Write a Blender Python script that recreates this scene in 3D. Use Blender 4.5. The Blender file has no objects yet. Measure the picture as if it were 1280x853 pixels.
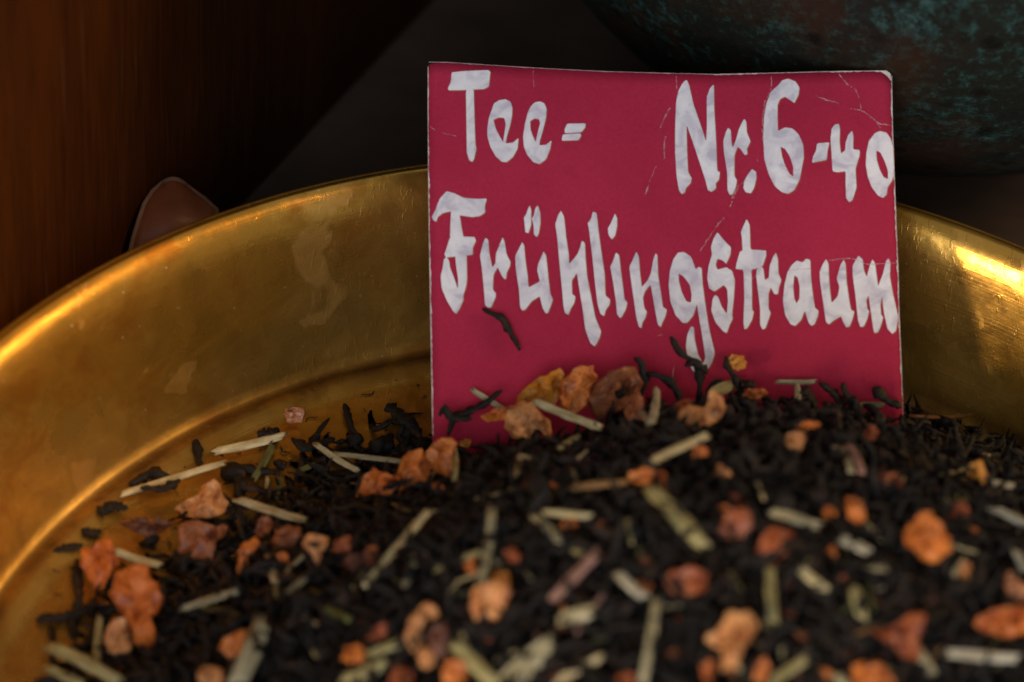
import bpy, math, random
import numpy as np
from mathutils import Vector, Matrix, noise
from mathutils.geometry import tessellate_polygon
random.seed(7)
rng = np.random.default_rng(7)
scene = bpy.context.scene
COL = scene.collection

# ------------------------------------------------------------------ camera
IW, IH, LENS = 1280.0, 853.0, 105.0
FPX = LENS / 36.0 * IW
CAM = Vector((-0.02052, -0.33215, 0.32846))
CF = Vector((0.0, 0.76604, -0.64279))
CR = Vector((0.995697, 0.059565, 0.070987))
CU = Vector((-0.092667, 0.640022, 0.762748))
cam_data = bpy.data.cameras.new('camera')
cam = bpy.data.objects.new('camera', cam_data)
COL.objects.link(cam)
m = Matrix((CR, CU, -CF)).transposed().to_4x4()
m.translation = CAM
cam.matrix_world = m
cam_data.lens = LENS
cam_data.sensor_width = 36.0
cam_data.clip_start = 0.01
cam_data.clip_end = 50.0
cam_data.dof.use_dof = True
cam_data.dof.focus_distance = 0.497
cam_data.dof.aperture_fstop = 10.5
scene.camera = cam

# ------------------------------------------------------------------ world, lamps, exposure
world = bpy.data.worlds.new('World')
scene.world = world
world.use_nodes = True
bg = world.node_tree.nodes['Background']
bg.inputs[0].default_value = (0.82, 0.78, 0.74, 1)
bg.inputs[1].default_value = 0.28
scene.cycles.max_bounces = 7
scene.cycles.diffuse_bounces = 3
scene.cycles.glossy_bounces = 4
vs = scene.view_settings
vs.view_transform = 'Standard'
vs.look = 'None'
vs.gamma = 1.0
vs.exposure = 0.1
vs.use_curve_mapping = False

def area_lamp(name, loc, target, size, power, col, size_y=None, spread=180):
    d = bpy.data.lights.new(name, 'AREA')
    d.energy = power
    d.color = col
    d.size = size
    if size_y:
        d.shape = 'RECTANGLE'
        d.size_y = size_y
    d.spread = math.radians(spread)
    o = bpy.data.objects.new(name, d)
    COL.objects.link(o)
    o.location = loc
    o.rotation_euler = (Vector(target) - Vector(loc)).to_track_quat('-Z', 'Y').to_euler()
    return o

# added sources out of view: soft cool front light, warm lamps on both sides
area_lamp('cool_front_light', (-0.15, -1.25, 0.50), (0, 0.02, 0.03), 1.2, 7.6, (0.92, 0.92, 0.98), 0.9, 140)
area_lamp('warm_lamp_near', (-0.72, -0.72, 0.36), (0.0, 0.02, 0.03), 0.14, 2.6, (1.0, 0.74, 0.46), 0.14, 120)
area_lamp('warm_lamp_far', (0.80, 0.22, 0.50), (0.0, 0.02, 0.03), 0.24, 1.3, (1.0, 0.66, 0.34), 0.24, 120)

sd = bpy.data.lights.new('warm_spot', 'SPOT')  # added spot, source out of view, for the warm glow on the panel
sd.energy = 16.0
sd.color = (1.0, 0.55, 0.2)
sd.spot_size = math.radians(17)
sd.spot_blend = 1.0
sd.shadow_soft_size = 0.03
so = bpy.data.objects.new('warm_spot', sd)
COL.objects.link(so)
so.location = (0.12, -0.12, 0.42)
so.rotation_euler = (Vector((-0.106, 0.010, 0.075)) - Vector(so.location)).to_track_quat('-Z', 'Y').to_euler()

# ------------------------------------------------------------------ helpers
def ray(px, py):
    return CF + CR * ((px - 640.0) / FPX) - CU * ((py - 426.5) / FPX)

def at_z(px, py, z):
    d = ray(px, py)
    return CAM + d * ((z - CAM.z) / d.z)

def project(P):
    v = Vector(P) - CAM
    z = v.dot(CF)
    return 640 + FPX * v.dot(CR) / z, 426.5 - FPX * v.dot(CU) / z, z

def mesh_obj(name, verts, faces, mat, parent=None, smooth=True):
    me = bpy.data.meshes.new(name)
    me.from_pydata([tuple(v) for v in verts], [], faces)
    me.update()
    if smooth:
        me.polygons.foreach_set('use_smooth', [True] * len(me.polygons))
    if mat:
        me.materials.append(mat)
    o = bpy.data.objects.new(name, me)
    COL.objects.link(o)
    if parent:
        o.parent = parent
    return o

def tag(o, label=None, cat=None, group=None, kind=None):
    if label: o['label'] = label
    if cat: o['category'] = cat
    if group: o['group'] = group
    if kind: o['kind'] = kind
    return o

def empty(name, loc=(0, 0, 0)):
    o = bpy.data.objects.new(name, None)
    o.empty_display_size = 0.01
    o.location = loc
    COL.objects.link(o)
    return o

def fractal(p, s, oct=3):
    return noise.fractal(Vector(p) * s, 1.0, 2.0, oct)

# ------------------------------------------------------------------ materials
class Mat:
    def __init__(self, name):
        self.m = bpy.data.materials.new(name)
        self.m.use_nodes = True
        self.t = self.m.node_tree
        self.b = self.t.nodes['Principled BSDF']
    def n(self, typ, **kw):
        nd = self.t.nodes.new(typ)
        for k, v in kw.items():
            if k.startswith('i_'):
                nd.inputs[k[2:].replace('_', ' ')].default_value = v
            else:
                setattr(nd, k, v)
        return nd
    def l(self, a, b):
        self.t.links.new(a, b)
    def coord(self, which='Object', scale=(1, 1, 1), rot=(0, 0, 0)):
        tc = self.n('ShaderNodeTexCoord')
        mp = self.n('ShaderNodeMapping')
        mp.inputs['Scale'].default_value = scale
        mp.inputs['Rotation'].default_value = rot
        self.l(tc.outputs[which], mp.inputs['Vector'])
        return mp.outputs['Vector']
    def noise(self, vec, scale, detail=4, rough=0.55, dist=0.0):
        nd = self.n('ShaderNodeTexNoise')
        nd.inputs['Scale'].default_value = scale
        nd.inputs['Detail'].default_value = detail
        nd.inputs['Roughness'].default_value = rough
        nd.inputs['Distortion'].default_value = dist
        if vec: self.l(vec, nd.inputs['Vector'])
        return nd.outputs['Fac']
    def ramp(self, fac, stops, interp='LINEAR'):
        r = self.n('ShaderNodeValToRGB')
        cr = r.color_ramp
        cr.interpolation = interp
        while len(cr.elements) < len(stops):
            cr.elements.new(0.5)
        for e, (p, c) in zip(cr.elements, stops):
            e.position = p
            e.color = c if len(c) == 4 else (*c, 1)
        self.l(fac, r.inputs['Fac'])
        return r.outputs['Color']
    def mix(self, fac, a, b, blend='MIX'):
        x = self.n('ShaderNodeMix', data_type='RGBA', blend_type=blend)
        for idx, v in ((0, fac), (6, a), (7, b)):
            if hasattr(v, 'links'): self.l(v, x.inputs[idx])
            elif isinstance(v, (int, float)): x.inputs[idx].default_value = v
            else: x.inputs[idx].default_value = v if len(v) == 4 else (*v, 1)
        return x.outputs[2]
    def bump(self, fac, strength, dist, prev=None):
        b = self.n('ShaderNodeBump')
        b.inputs['Strength'].default_value = strength
        b.inputs['Distance'].default_value = dist
        self.l(fac, b.inputs['Height'])
        if prev: self.l(prev, b.inputs['Normal'])
        return b.outputs['Normal']
    def set(self, **kw):
        for k, v in kw.items():
            s = self.b.inputs[k.replace('_', ' ')]
            if hasattr(v, 'links'): self.l(v, s)
            else: s.default_value = (*v, 1) if k == 'Base_Color' and len(v) == 3 else v
        return self.m

def g(v): return (v, v, v)

def mat_brass():
    M = Mat('old_brass')
    v = M.coord('Object')
    big = M.noise(v, 22, 5, 0.6, 0.3)
    med = M.noise(v, 95, 5, 0.6, 0.5)
    fine = M.noise(v, 900, 3, 0.6)
    # turning marks: thin rings running round the dish
    sep = M.n('ShaderNodeSeparateXYZ'); M.l(v, sep.inputs[0])
    le = M.n('ShaderNodeVectorMath', operation='LENGTH')
    cb = M.n('ShaderNodeCombineXYZ'); M.l(sep.outputs[0], cb.inputs[0]); M.l(sep.outputs[1], cb.inputs[1])
    M.l(cb.outputs[0], le.inputs[0])
    ad = M.n('ShaderNodeMath', operation='MULTIPLY_ADD'); M.l(sep.outputs[2], ad.inputs[0]); ad.inputs[1].default_value = 0.8; M.l(le.outputs['Value'], ad.inputs[2])
    rings = M.n('ShaderNodeTexNoise', noise_dimensions='1D'); rings.inputs['Scale'].default_value = 2600; rings.inputs['Detail'].default_value = 2
    M.l(ad.outputs[0], rings.inputs['W'])
    c1 = M.ramp(big, [(0.32, (0.46, 0.23, 0.030)), (0.46, (0.62, 0.325, 0.048)), (0.50, (0.74, 0.415, 0.075)), (0.68, (0.82, 0.49, 0.12))])
    c2 = M.ramp(med, [(0.36, (0.58, 0.45, 0.34)), (0.47, g(0.90)), (0.50, g(1.0))])
    col = M.mix(0.75, c1, c2, 'MULTIPLY')
    stain = M.ramp(M.noise(v, 48, 4, 0.55, 0.8), [(0.625, g(0)), (0.64, g(1))])
    col = M.mix(M.mix(0.40, g(0), stain), col, (0.80, 0.44, 0.13))
    film = M.ramp(M.noise(M.coord('Object', (1, 1, 1.6), (0.4, 0.3, 0.2)), 17, 3, 0.5, 0.5), [(0.52, g(0)), (0.535, g(1))])
    col = M.mix(M.mix(0.28, g(0), film), col, (0.36, 0.20, 0.03))
    # dust specks and small bare scratches
    vor = M.n('ShaderNodeTexVoronoi'); vor.inputs['Scale'].default_value = 420; M.l(v, vor.inputs['Vector'])
    sp = M.ramp(vor.outputs['Distance'], [(0.05, g(1)), (0.11, g(0))])
    gate = M.ramp(M.noise(v, 180, 2), [(0.44, g(0)), (0.56, g(1))])
    spk = M.mix(1.0, sp, gate, 'MULTIPLY')
    col = M.mix(spk, col, (0.85, 0.66, 0.36))
    # groove tarnish where the wall meets the floor, darkened to dull the ring highlight
    gr = M.ramp(le.outputs['Value'], [(0.0985, g(0)), (0.1010, g(1)), (0.1042, g(1)), (0.1065, g(0))])
    groove_tone = M.mix(1.0, gr, M.ramp(M.noise(v, 70, 5, 0.65), [(0.30, g(0.35)), (0.56, g(0.97))]), 'MULTIPLY')
    col = M.mix(groove_tone, col, (0.10, 0.052, 0.014))
    rg = M.ramp(med, [(0.35, g(0.40)), (0.60, g(0.20))])
    rg2 = M.mix(0.35, rg, M.ramp(big, [(0.40, g(0.46)), (0.47, g(0.25)), (0.7, g(0.18))]))
    rg2 = M.mix(M.mix(0.5, g(0), stain), rg2, g(0.45))
    rg2 = M.mix(groove_tone, rg2, g(0.62))
    nrm = M.bump(big, 0.22, 0.0022)
    nrm = M.bump(med, 0.04, 0.0006, nrm)
    nrm = M.bump(rings.outputs['Fac'], 0.06, 0.0002, nrm)
    scr = M.noise(M.coord('Object', (1, 0.05, 0.4), (0.3, 0.2, 0.6)), 1500, 2, 0.5)
    nrm = M.bump(M.ramp(scr, [(0.60, g(0)), (0.68, g(1))]), 0.15, 0.0001, nrm)
    nrm = M.bump(fine, 0.16, 0.0001, nrm)
    return M.set(Base_Color=col, Metallic=0.88, Roughness=rg2, Normal=nrm)

def mat_wood():
    M = Mat('polished_dark_wood')
    v = M.coord('Object', (1, 1, 0.06))
    grain = M.noise(v, 900, 4, 0.65, 0.2)
    bands = M.noise(M.coord('Object', (1, 1, 0.12)), 60, 3, 0.5, 0.4)
    c = M.ramp(bands, [(0.3, (0.021, 0.0062, 0.0009)), (0.7, (0.036, 0.0105, 0.0011))])
    c = M.mix(0.7, c, M.ramp(grain, [(0.35, g(0.45)), (0.65, g(1.0))]), 'MULTIPLY')
    pores = M.ramp(M.noise(M.coord('Object', (1, 1, 0.03)), 900, 2, 0.5), [(0.66, g(0)), (0.74, g(1))])
    c = M.mix(M.mix(0.35, g(0), pores), c, (0.07, 0.05, 0.035))
    return M.set(Base_Color=c, Roughness=0.5, Normal=M.bump(grain, 0.2, 0.0003), Specular_IOR_Level=0.12)

def mat_table():
    M = Mat('dark_brown_table')
    v = M.coord('Object')
    a = M.noise(v, 45, 5, 0.6)
    f = M.noise(M.coord('Object', (0.15, 1, 1), (0, 0, 0.9)), 500, 3)
    c = M.ramp(a, [(0.3, (0.046, 0.032, 0.024)), (0.7, (0.088, 0.061, 0.046))])
    c = M.mix(0.5, c, M.ramp(f, [(0.3, g(0.6)), (0.7, g(1))]), 'MULTIPLY')
    return M.set(Base_Color=c, Roughness=0.7, Specular_IOR_Level=0.2, Normal=M.bump(f, 0.2, 0.0002))

def mat_pot():
    M = Mat('patina_glaze')
    v = M.coord('Object')
    a = M.noise(v, 75, 6, 0.7, 0.1)
    b = M.noise(v, 520, 5, 0.75, 0.1)
    mk = M.mix(0.62, a, b)
    c = M.ramp(mk, [(0.38, (0.007, 0.008, 0.007)), (0.50, (0.010, 0.013, 0.009)), (0.56, (0.014, 0.042, 0.038)), (0.65, (0.042, 0.092, 0.084))])
    rust = M.ramp(M.noise(v, 34, 4, 0.6, 0.3), [(0.50, g(0)), (0.62, g(1))])
    c = M.mix(M.mix(0.7, g(0), rust), c, (0.034, 0.013, 0.005))
    vor = M.n('ShaderNodeTexVoronoi'); vor.inputs['Scale'].default_value = 120; M.l(v, vor.inputs['Vector'])
    pit = M.ramp(vor.outputs['Distance'], [(0.10, g(0)), (0.26, g(1))])
    c = M.mix(0.75, c, pit, 'MULTIPLY')
    n = M.bump(b, 0.35, 0.0008)
    n = M.bump(pit, 0.3, 0.0012, n)
    return M.set(Base_Color=c, Roughness=0.62, Normal=n, Specular_IOR_Level=0.25)

def mat_leather():
    M = Mat('brown_leather')
    v = M.coord('Object')
    a = M.noise(v, 900, 3)
    c = M.ramp(M.noise(v, 160, 4), [(0.3, (0.054, 0.019, 0.009)), (0.7, (0.085, 0.031, 0.015))])
    return M.set(Base_Color=c, Roughness=0.42, Specular_IOR_Level=0.14, Normal=M.bump(a, 0.25, 0.0002))

def mat_card():
    M = Mat('red_card_face')
    v = M.coord('Object')
    a = M.noise(v, 60, 4)
    f = M.noise(v, 2200, 3, 0.7)
    c = M.ramp(a, [(0.3, (0.355, 0.0175, 0.050)), (0.7, (0.420, 0.0250, 0.066))])
    sm = M.ramp(M.noise(v, 150, 5, 0.7, 0.5), [(0.55, g(0)), (0.75, g(1))])
    c = M.mix(M.mix(0.22, g(0), sm), c, (0.24, 0.006, 0.030))
    c = M.mix(0.5, c, M.ramp(f, [(0.3, g(0.70)), (0.7, g(1.08))]), 'MULTIPLY')
    return M.set(Base_Color=c, Roughness=0.75, Normal=M.bump(f, 0.12, 0.0001), Specular_IOR_Level=0.10)

def mat_plain(name, col, rough=0.7, var=0.2, scale=300, spec=0.2):
    M = Mat(name)
    v = M.coord('Object')
    a = M.noise(v, scale, 4)
    lo = tuple(x * (1 - var) for x in col)
    hi = tuple(min(1, x * (1 + var)) for x in col)
    return M.set(Base_Color=M.ramp(a, [(0.3, lo), (0.7, hi)]), Roughness=rough, Specular_IOR_Level=spec)

def mat_paint():
    M = Mat('white_brush_paint')
    v = M.coord('Object')
    a = M.noise(v, 260, 4, 0.6, 0.8)
    f = M.noise(v, 1500, 3)
    c = M.ramp(a, [(0.36, (0.50, 0.47, 0.55)), (0.50, (0.66, 0.645, 0.69)), (0.64, (0.76, 0.75, 0.77))])
    return M.set(Base_Color=c, Roughness=0.55, Normal=M.bump(f, 0.08, 0.0001), Specular_IOR_Level=0.3)

def mat_leaf():
    M = Mat('black_tea')
    gm = M.n('ShaderNodeNewGeometry')
    a = M.noise(gm.outputs['Position'], 330, 3, 0.6)
    f = M.noise(gm.outputs['Position'], 2600, 3, 0.65)
    c = M.ramp(a, [(0.38, (0.0035, 0.0033, 0.0036)), (0.55, (0.0070, 0.0056, 0.0052)), (0.66, (0.024, 0.0105, 0.005)), (0.76, (0.05, 0.022, 0.011))])
    return M.set(Base_Color=c, Roughness=0.5, Normal=M.bump(f, 0.8, 0.0004), Specular_IOR_Level=0.3)

def mat_straw():
    M = Mat('dried_stalk')
    oi = M.n('ShaderNodeObjectInfo')
    v = M.coord('Object', (0.04, 1, 1))
    f = M.noise(v, 3800, 3, 0.6)
    b = M.noise(M.coord('Object'), 300, 3)
    c = M.mix(0.8, oi.outputs['Color'], M.ramp(f, [(0.32, (0.42, 0.38, 0.28)), (0.60, g(1.0))]), 'MULTIPLY')
    c = M.mix(0.8, c, M.ramp(b, [(0.3, (0.55, 0.46, 0.30)), (0.58, g(1.05))]), 'MULTIPLY')
    return M.set(Base_Color=c, Roughness=0.55, Normal=M.bump(f, 0.5, 0.0003), Specular_IOR_Level=0.3)

def mat_fruit():
    M = Mat('dried_fruit')
    oi = M.n('ShaderNodeObjectInfo')
    v = M.coord('Object')
    a = M.noise(v, 260, 5, 0.6, 0.5)
    f = M.noise(v, 1300, 4, 0.6, 0.3)
    c = M.mix(1.0, oi.outputs['Color'], M.ramp(a, [(0.36, (0.36, 0.19, 0.11)), (0.45, (0.82, 0.74, 0.66)), (0.58, g(1.0)), (0.74, (1.25, 1.22, 1.08))]), 'MULTIPLY')
    c = M.mix(0.75, c, M.ramp(f, [(0.36, (0.45, 0.29, 0.18)), (0.49, g(1))]), 'MULTIPLY')
    n = M.bump(a, 0.5, 0.0009)
    n = M.bump(f, 0.45, 0.0004, n)
    return M.set(Base_Color=c, Roughness=0.45, Normal=n, Subsurface_Weight=0.25, Subsurface_Radius=(0.0016, 0.0006, 0.0002), Subsurface_Scale=1.0)

BRASS, WOOD, TABLE, POT, LEATHER = mat_brass(), mat_wood(), mat_table(), mat_pot(), mat_leather()
CARD, PAINT, LEAF, STRAW, FRUIT = mat_card(), mat_paint(), mat_leaf(), mat_straw(), mat_fruit()
PAPER = mat_plain('white_paper_core', (0.62, 0.56, 0.52), 0.85, 0.3, 900)
CREASEM = mat_plain('rubbed_crease', (0.52, 0.33, 0.32), 0.85, 0.4, 900)
FRINGE = mat_plain('letter_fringe', (0.34, 0.075, 0.022), 0.6, 0.2)

# ------------------------------------------------------------------ table, panel, pot, strap
BC = Vector((0.0044, -0.0422, 0.0))      # centre of the dish
RIM_R, RIM_H, RING_R = 0.1177, 0.030, 0.1015
TZ = -0.004

def box(name, x0, x1, y0, y1, z0, z1, mat, parent=None, bev=0.0):
    import bmesh
    bm = bmesh.new()
    bmesh.ops.create_cube(bm, size=1)
    for v in bm.verts:
        v.co = Vector((x0 + (v.co.x + .5) * (x1 - x0), y0 + (v.co.y + .5) * (y1 - y0), z0 + (v.co.z + .5) * (z1 - z0)))
    if bev:
        bmesh.ops.bevel(bm, geom=list(bm.edges), offset=bev, segments=3, affect='EDGES', profile=0.5)
    me = bpy.data.meshes.new(name); bm.to_mesh(me); bm.free()
    me.materials.append(mat)
    o = bpy.data.objects.new(name, me); COL.objects.link(o)
    if parent: o.parent = parent
    return o

tt = box('table_top', -0.6, 0.6, -0.45, 0.55, TZ - 0.03, TZ, TABLE, None, 0.002)
tag(tt, 'dark brown table top under the brass dish', 'table', kind='structure')

# wooden panel standing just behind the dish, its foot running away to the back
pdir = Vector((0.376, 0.926, 0)).normalized()
pnor = Vector((0.926, -0.376, 0)).normalized()
porg = Vector((-0.0695, 0.093, 0)) - pnor * 0.0025
pan = box('wooden_panel', -0.30, 0.26, 0.0, 0.02, TZ, 0.32, WOOD, None, 0.001)
pan.matrix_world = Matrix(((pdir.x, -pnor.x, 0, porg.x), (pdir.y, -pnor.y, 0, porg.y), (0, 0, 1, 0), (0, 0, 0, 1)))
tag(pan, 'polished dark reddish wooden panel standing behind the brass dish', 'panel')

def lathe(name, prof, mat, parent=None, seg=160, centre=(0, 0, 0), wob=0.0):
    verts, faces = [], []
    n = len(prof)
    for i in range(seg):
        a = 2 * math.pi * i / seg
        for (r, z) in prof:
            rr = r * (1 + wob * math.sin(3 * a + 0.7) + wob * 0.6 * math.sin(5 * a))
            verts.append((rr * math.cos(a), rr * math.sin(a), z))
    for i in range(seg):
        j = (i + 1) % seg
        for k in range(n - 1):
            faces.append((i * n + k, j * n + k, j * n + k + 1, i * n + k + 1))
    o = mesh_obj(name, verts, faces, mat, parent)
    o.location = centre
    return o

# pot: centre on the sight line of its round outline, resting on the table
d = ray(1205, -395)
K = 620 / FPX
s = (CAM.z - TZ) / (-d.z + K * 0.965)
pc = CAM + d * s
PR = K * s
prof = []
for i in range(0, 33):
    th = math.radians(-76 + i * (76 + 58) / 32)
    prof.append((PR * math.cos(th), PR * math.sin(th) * (1.0 if th < 0 else 0.9)))
zb = prof[0][1]
prof = [(0.0005, zb), (prof[0][0] * 0.9, zb)] + prof
rt, zt = prof[-1]
for dr, dz in ((-0.002, 0.006), (-0.002, 0.014), (0.002, 0.021), (0.006, 0.025), (0.004, 0.027), (-0.002, 0.024), (-0.006, 0.014), (-0.005, -0.002), (0.01, -0.03)):
    prof.append((rt + dr, zt + dz))
pot = lathe('round_pot', prof, POT, None, 128, (pc.x, pc.y, TZ - zb + 0.0002))
tag(pot, 'round dark pot with blotchy teal and rust patina behind the card', 'pot')

# leather strap: a short tongue of leather bent over behind the rim
def leather_strap():
    def onplane(px, py, off):
        return CAM + ray(px, py) * (0.4985 - off)
    left = [(196, 480), (182, 400), (160, 345), (161, 322), (166, 300), (172, 280), (180, 256), (190, 240), (202, 229)]
    right = [(290, 480), (280, 400), (262, 345), (264, 322), (267, 300), (270, 280), (271, 263), (256, 249), (234, 233)]
    offs = [-0.0045, -0.0025, -0.0012, 0.0, 0.0010, 0.0014, 0.0004, -0.0018, -0.0036]
    nu = 10
    V, Fc = [], []
    for side in (0, 1):
        for (l, r, o) in zip(left, right, offs):
            for k in range(nu + 1):
                t = k / nu
                px = l[0] + (r[0] - l[0]) * t; py = l[1] + (r[1] - l[1]) * t
                if l is left[-1]: py -= 7 * math.sin(math.pi * t)
                P = onplane(px, py, o + 0.0012 * math.sin(math.pi * t) - 0.0022 * t * t + (0 if side == 0 else -0.0011))
                V.append(P)
    n1 = nu + 1; rows = len(left); half = rows * n1
    for i in range(rows - 1):
        for k in range(nu):
            a = i * n1 + k
            Fc.append((a, a + 1, a + n1 + 1, a + n1))
            Fc.append((half + a, half + a + n1, half + a + n1 + 1, half + a + 1))
    loop = [i * n1 for i in range(rows)] + [(rows - 1) * n1 + k for k in range(1, n1)] + [i * n1 + nu for i in range(rows - 2, -1, -1)] + [k for k in range(nu - 1, 0, -1)]
    for a, b in zip(loop, loop[1:] + loop[:1]):
        Fc.append((a, b, half + b, half + a))
    o = mesh_obj('leather_strap', V, Fc, LEATHER)
    path = [V[i] for i in [r_ * n1 for r_ in range(2, rows)] + [(rows - 1) * n1 + k for k in range(1, n1)] + [r_ * n1 + nu for r_ in range(rows - 2, 1, -1)]]
    TV, TF = [], []
    for i, p in enumerate(path):
        tn = (path[min(len(path) - 1, i + 1)] - path[max(0, i - 1)]).normalized()
        sx = tn.cross(CF).normalized(); sy = sx.cross(tn)
        for k in range(6):
            a = k * math.pi / 3
            TV.append(p + sx * math.cos(a) * 0.00045 + sy * math.sin(a) * 0.00045)
        if i:
            for k in range(6):
                TF.append((6 * i - 6 + k, 6 * i - 6 + (k + 1) % 6, 6 * i + (k + 1) % 6, 6 * i + k))
    mesh_obj('cut_edge', TV, TF, mat_plain('raw_leather_edge', (0.058, 0.034, 0.025), 0.8), o)
    tag(o, 'rounded brown leather strap end sticking up between wooden panel and brass rim', 'strap')
leather_strap()

# ------------------------------------------------------------------ brass dish
dish = empty('brass_dish', BC)
tag(dish, 'wide old brass dish with rolled rim holding the tea', 'dish')
prof = [(0.0004, 0.0), (0.05, 0.0), (0.088, 0.0), (0.0960, 0.0002), (0.0985, 0.0004), (0.1000, 0.0010), (0.1012, 0.0012), (0.1022, 0.0009), (0.1032, 0.0006), (0.1040, 0.0010), (0.1048, 0.0026), (0.1060, 0.0055), (0.1076, 0.0095), (0.1092, 0.0138), (0.1106, 0.0180), (0.1117, 0.0213), (0.1125, 0.0236), (0.1133, 0.0255), (0.1142, 0.0272), (0.1152, 0.0286), (0.1163, 0.0294), (0.1173, 0.0296)]
outer = [(0.1173, 0.0284), (0.1160, 0.0280), (0.1149, 0.0258), (0.1138, 0.0215), (0.1128, 0.0170), (0.1112, 0.0112), (0.1088, 0.0054), (0.1064, 0.0012), (0.1045, -0.0004), (0.1020, -0.0012), (0.0985, -0.0016), (0.05, -0.0016), (0.0004, -0.0016)]
body = lathe('bowl_body', prof + outer, BRASS, dish, 256, wob=0.0012)
rr = []
for i in range(15):
    a = math.radians(110 - i * 21)
    rr.append((0.1174 + 0.0008 * math.cos(a), 0.02885 + 0.0008 * math.sin(a)))
lathe('rolled_rim', rr, BRASS, dish, 256, wob=0.0012)
foot = [(0.070, -0.0016), (0.0705, -0.0040), (0.0725, -0.0040), (0.0735, -0.0016)]
lathe('foot_ring', foot, BRASS, dish, 128)

# ------------------------------------------------------------------ card plane
AL = math.radians(7.0)
CV = (CU * math.cos(AL) + CF * math.sin(AL)).normalized()
CW = (CR + CF * 0.012).normalized()
CW = (CW - CV * CW.dot(CV)).normalized()
CN = CW.cross(CV).normalized()
if CN.dot(CF) > 0: CN = -CN
CB = at_z(541, 545, 0.008)

def on_card(px, py, off=0.0):
    dd = ray(px, py)
    t = (CB + CN * off - CAM).dot(CN) / dd.dot(CN)
    return CAM + dd * t

CO = on_card(835, 300)
def card_uv(px, py):
    P = on_card(px, py) - CO
    return P.dot(CW), P.dot(CV)
def card_bend(u, v):
    return 0.0011 * (u / 0.038) ** 2 - 0.0004 + 0.0006 * math.sin(u * 60 + 1) * (v / 0.04)
def card_pt(u, v, e=0.0):
    return (u, v, card_bend(u, v) + e)

# ------------------------------------------------------------------ tea heap height
HC = Vector((0.020, -0.026))
HP = 0.038
def heap_rho(x, y):
    dx, dy = x - HC.x, y - HC.y
    rx = 0.100 if dx < 0 else 0.112
    ry = 0.0815 if dy > 0 else 0.100
    p = 1.48 if dx < 0 and dy > 0 else 2.0
    return (abs(dx / rx) ** p + abs(dy / ry) ** p) ** (1 / p)
def heap_h(x, y):
    r = heap_rho(x, y)
    h = 0.0
    if r < 1:
        h = HP * (1 - r * r) ** 1.5
    h += 0.0016 * noise.noise(Vector((x * 70, y * 70, 3.1))) * min(1, h / 0.006)
    # back shoulder at the card: the tea is pushed up against it
    h += 0.0012 * math.exp(-(((x - 0.012) / 0.020) ** 2 + ((y - 0.028) / 0.012) ** 2))
    return max(0.0, h)
def hit_heap(px, py, up=0.0012):
    dd = ray(px, py)
    t0 = (0.06 - CAM.z) / dd.z
    t1 = (up - CAM.z) / dd.z
    n = 220
    for i in range(n + 1):
        t = t0 + (t1 - t0) * i / n
        P = CAM + dd * t
        if P.z <= heap_h(P.x, P.y) + up:
            return P
    return CAM + dd * t1
def heap_normal(x, y):
    e = 0.0015
    return Vector((heap_h(x - e, y) - heap_h(x + e, y), heap_h(x, y - e) - heap_h(x, y + e), 2 * e)).normalized()
def in_dish(x, y, z, margin=0.003):
    r = math.hypot(x - BC.x, y - BC.y)
    return r < (0.1035 + max(0, z) * 0.38 - margin)

# ------------------------------------------------------------------ the card
card = empty('price_card', CO)
card.matrix_world = Matrix(((CW.x, CV.x, CN.x, CO.x), (CW.y, CV.y, CN.y, CO.y), (CW.z, CV.z, CN.z, CO.z), (0, 0, 0, 1)))
tag(card, 'worn red paper card with white hand lettering stuck upright in the tea', 'card')
outline = [(535.0, 86), (535.6, 80), (540, 77.4), (560, 78.2), (600, 80.5), (650, 83.5), (700, 86.2), (760, 89.2), (840, 91.6), (895, 93), (960, 91.6), (1047, 89.6), (1095, 89), (1109, 89.4), (1113, 92.5), (1114, 100), (1115, 160), (1117, 215), (1119.5, 280), (1122, 340), (1123.5, 400), (1126, 460), (1128.3, 520), (1129.6, 570), (1130, 596), (1000, 592), (835, 588), (690, 586), (541.5, 584), (541, 545), (539.6, 470), (538, 380), (536.6, 300), (535.6, 220), (535, 140)]
def densify(pts, step, closed=True):
    out = []
    n = len(pts)
    for i in range(n if closed else n - 1):
        a, b = pts[i], pts[(i + 1) % n]
        L = math.hypot(b[0] - a[0], b[1] - a[1])
        k = max(1, int(L / step))
        for j in range(k):
            t = j / k
            out.append((a[0] + (b[0] - a[0]) * t, a[1] + (b[1] - a[1]) * t))
    if not closed: out.append(pts[-1])
    return out
TH = 0.00042
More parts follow.
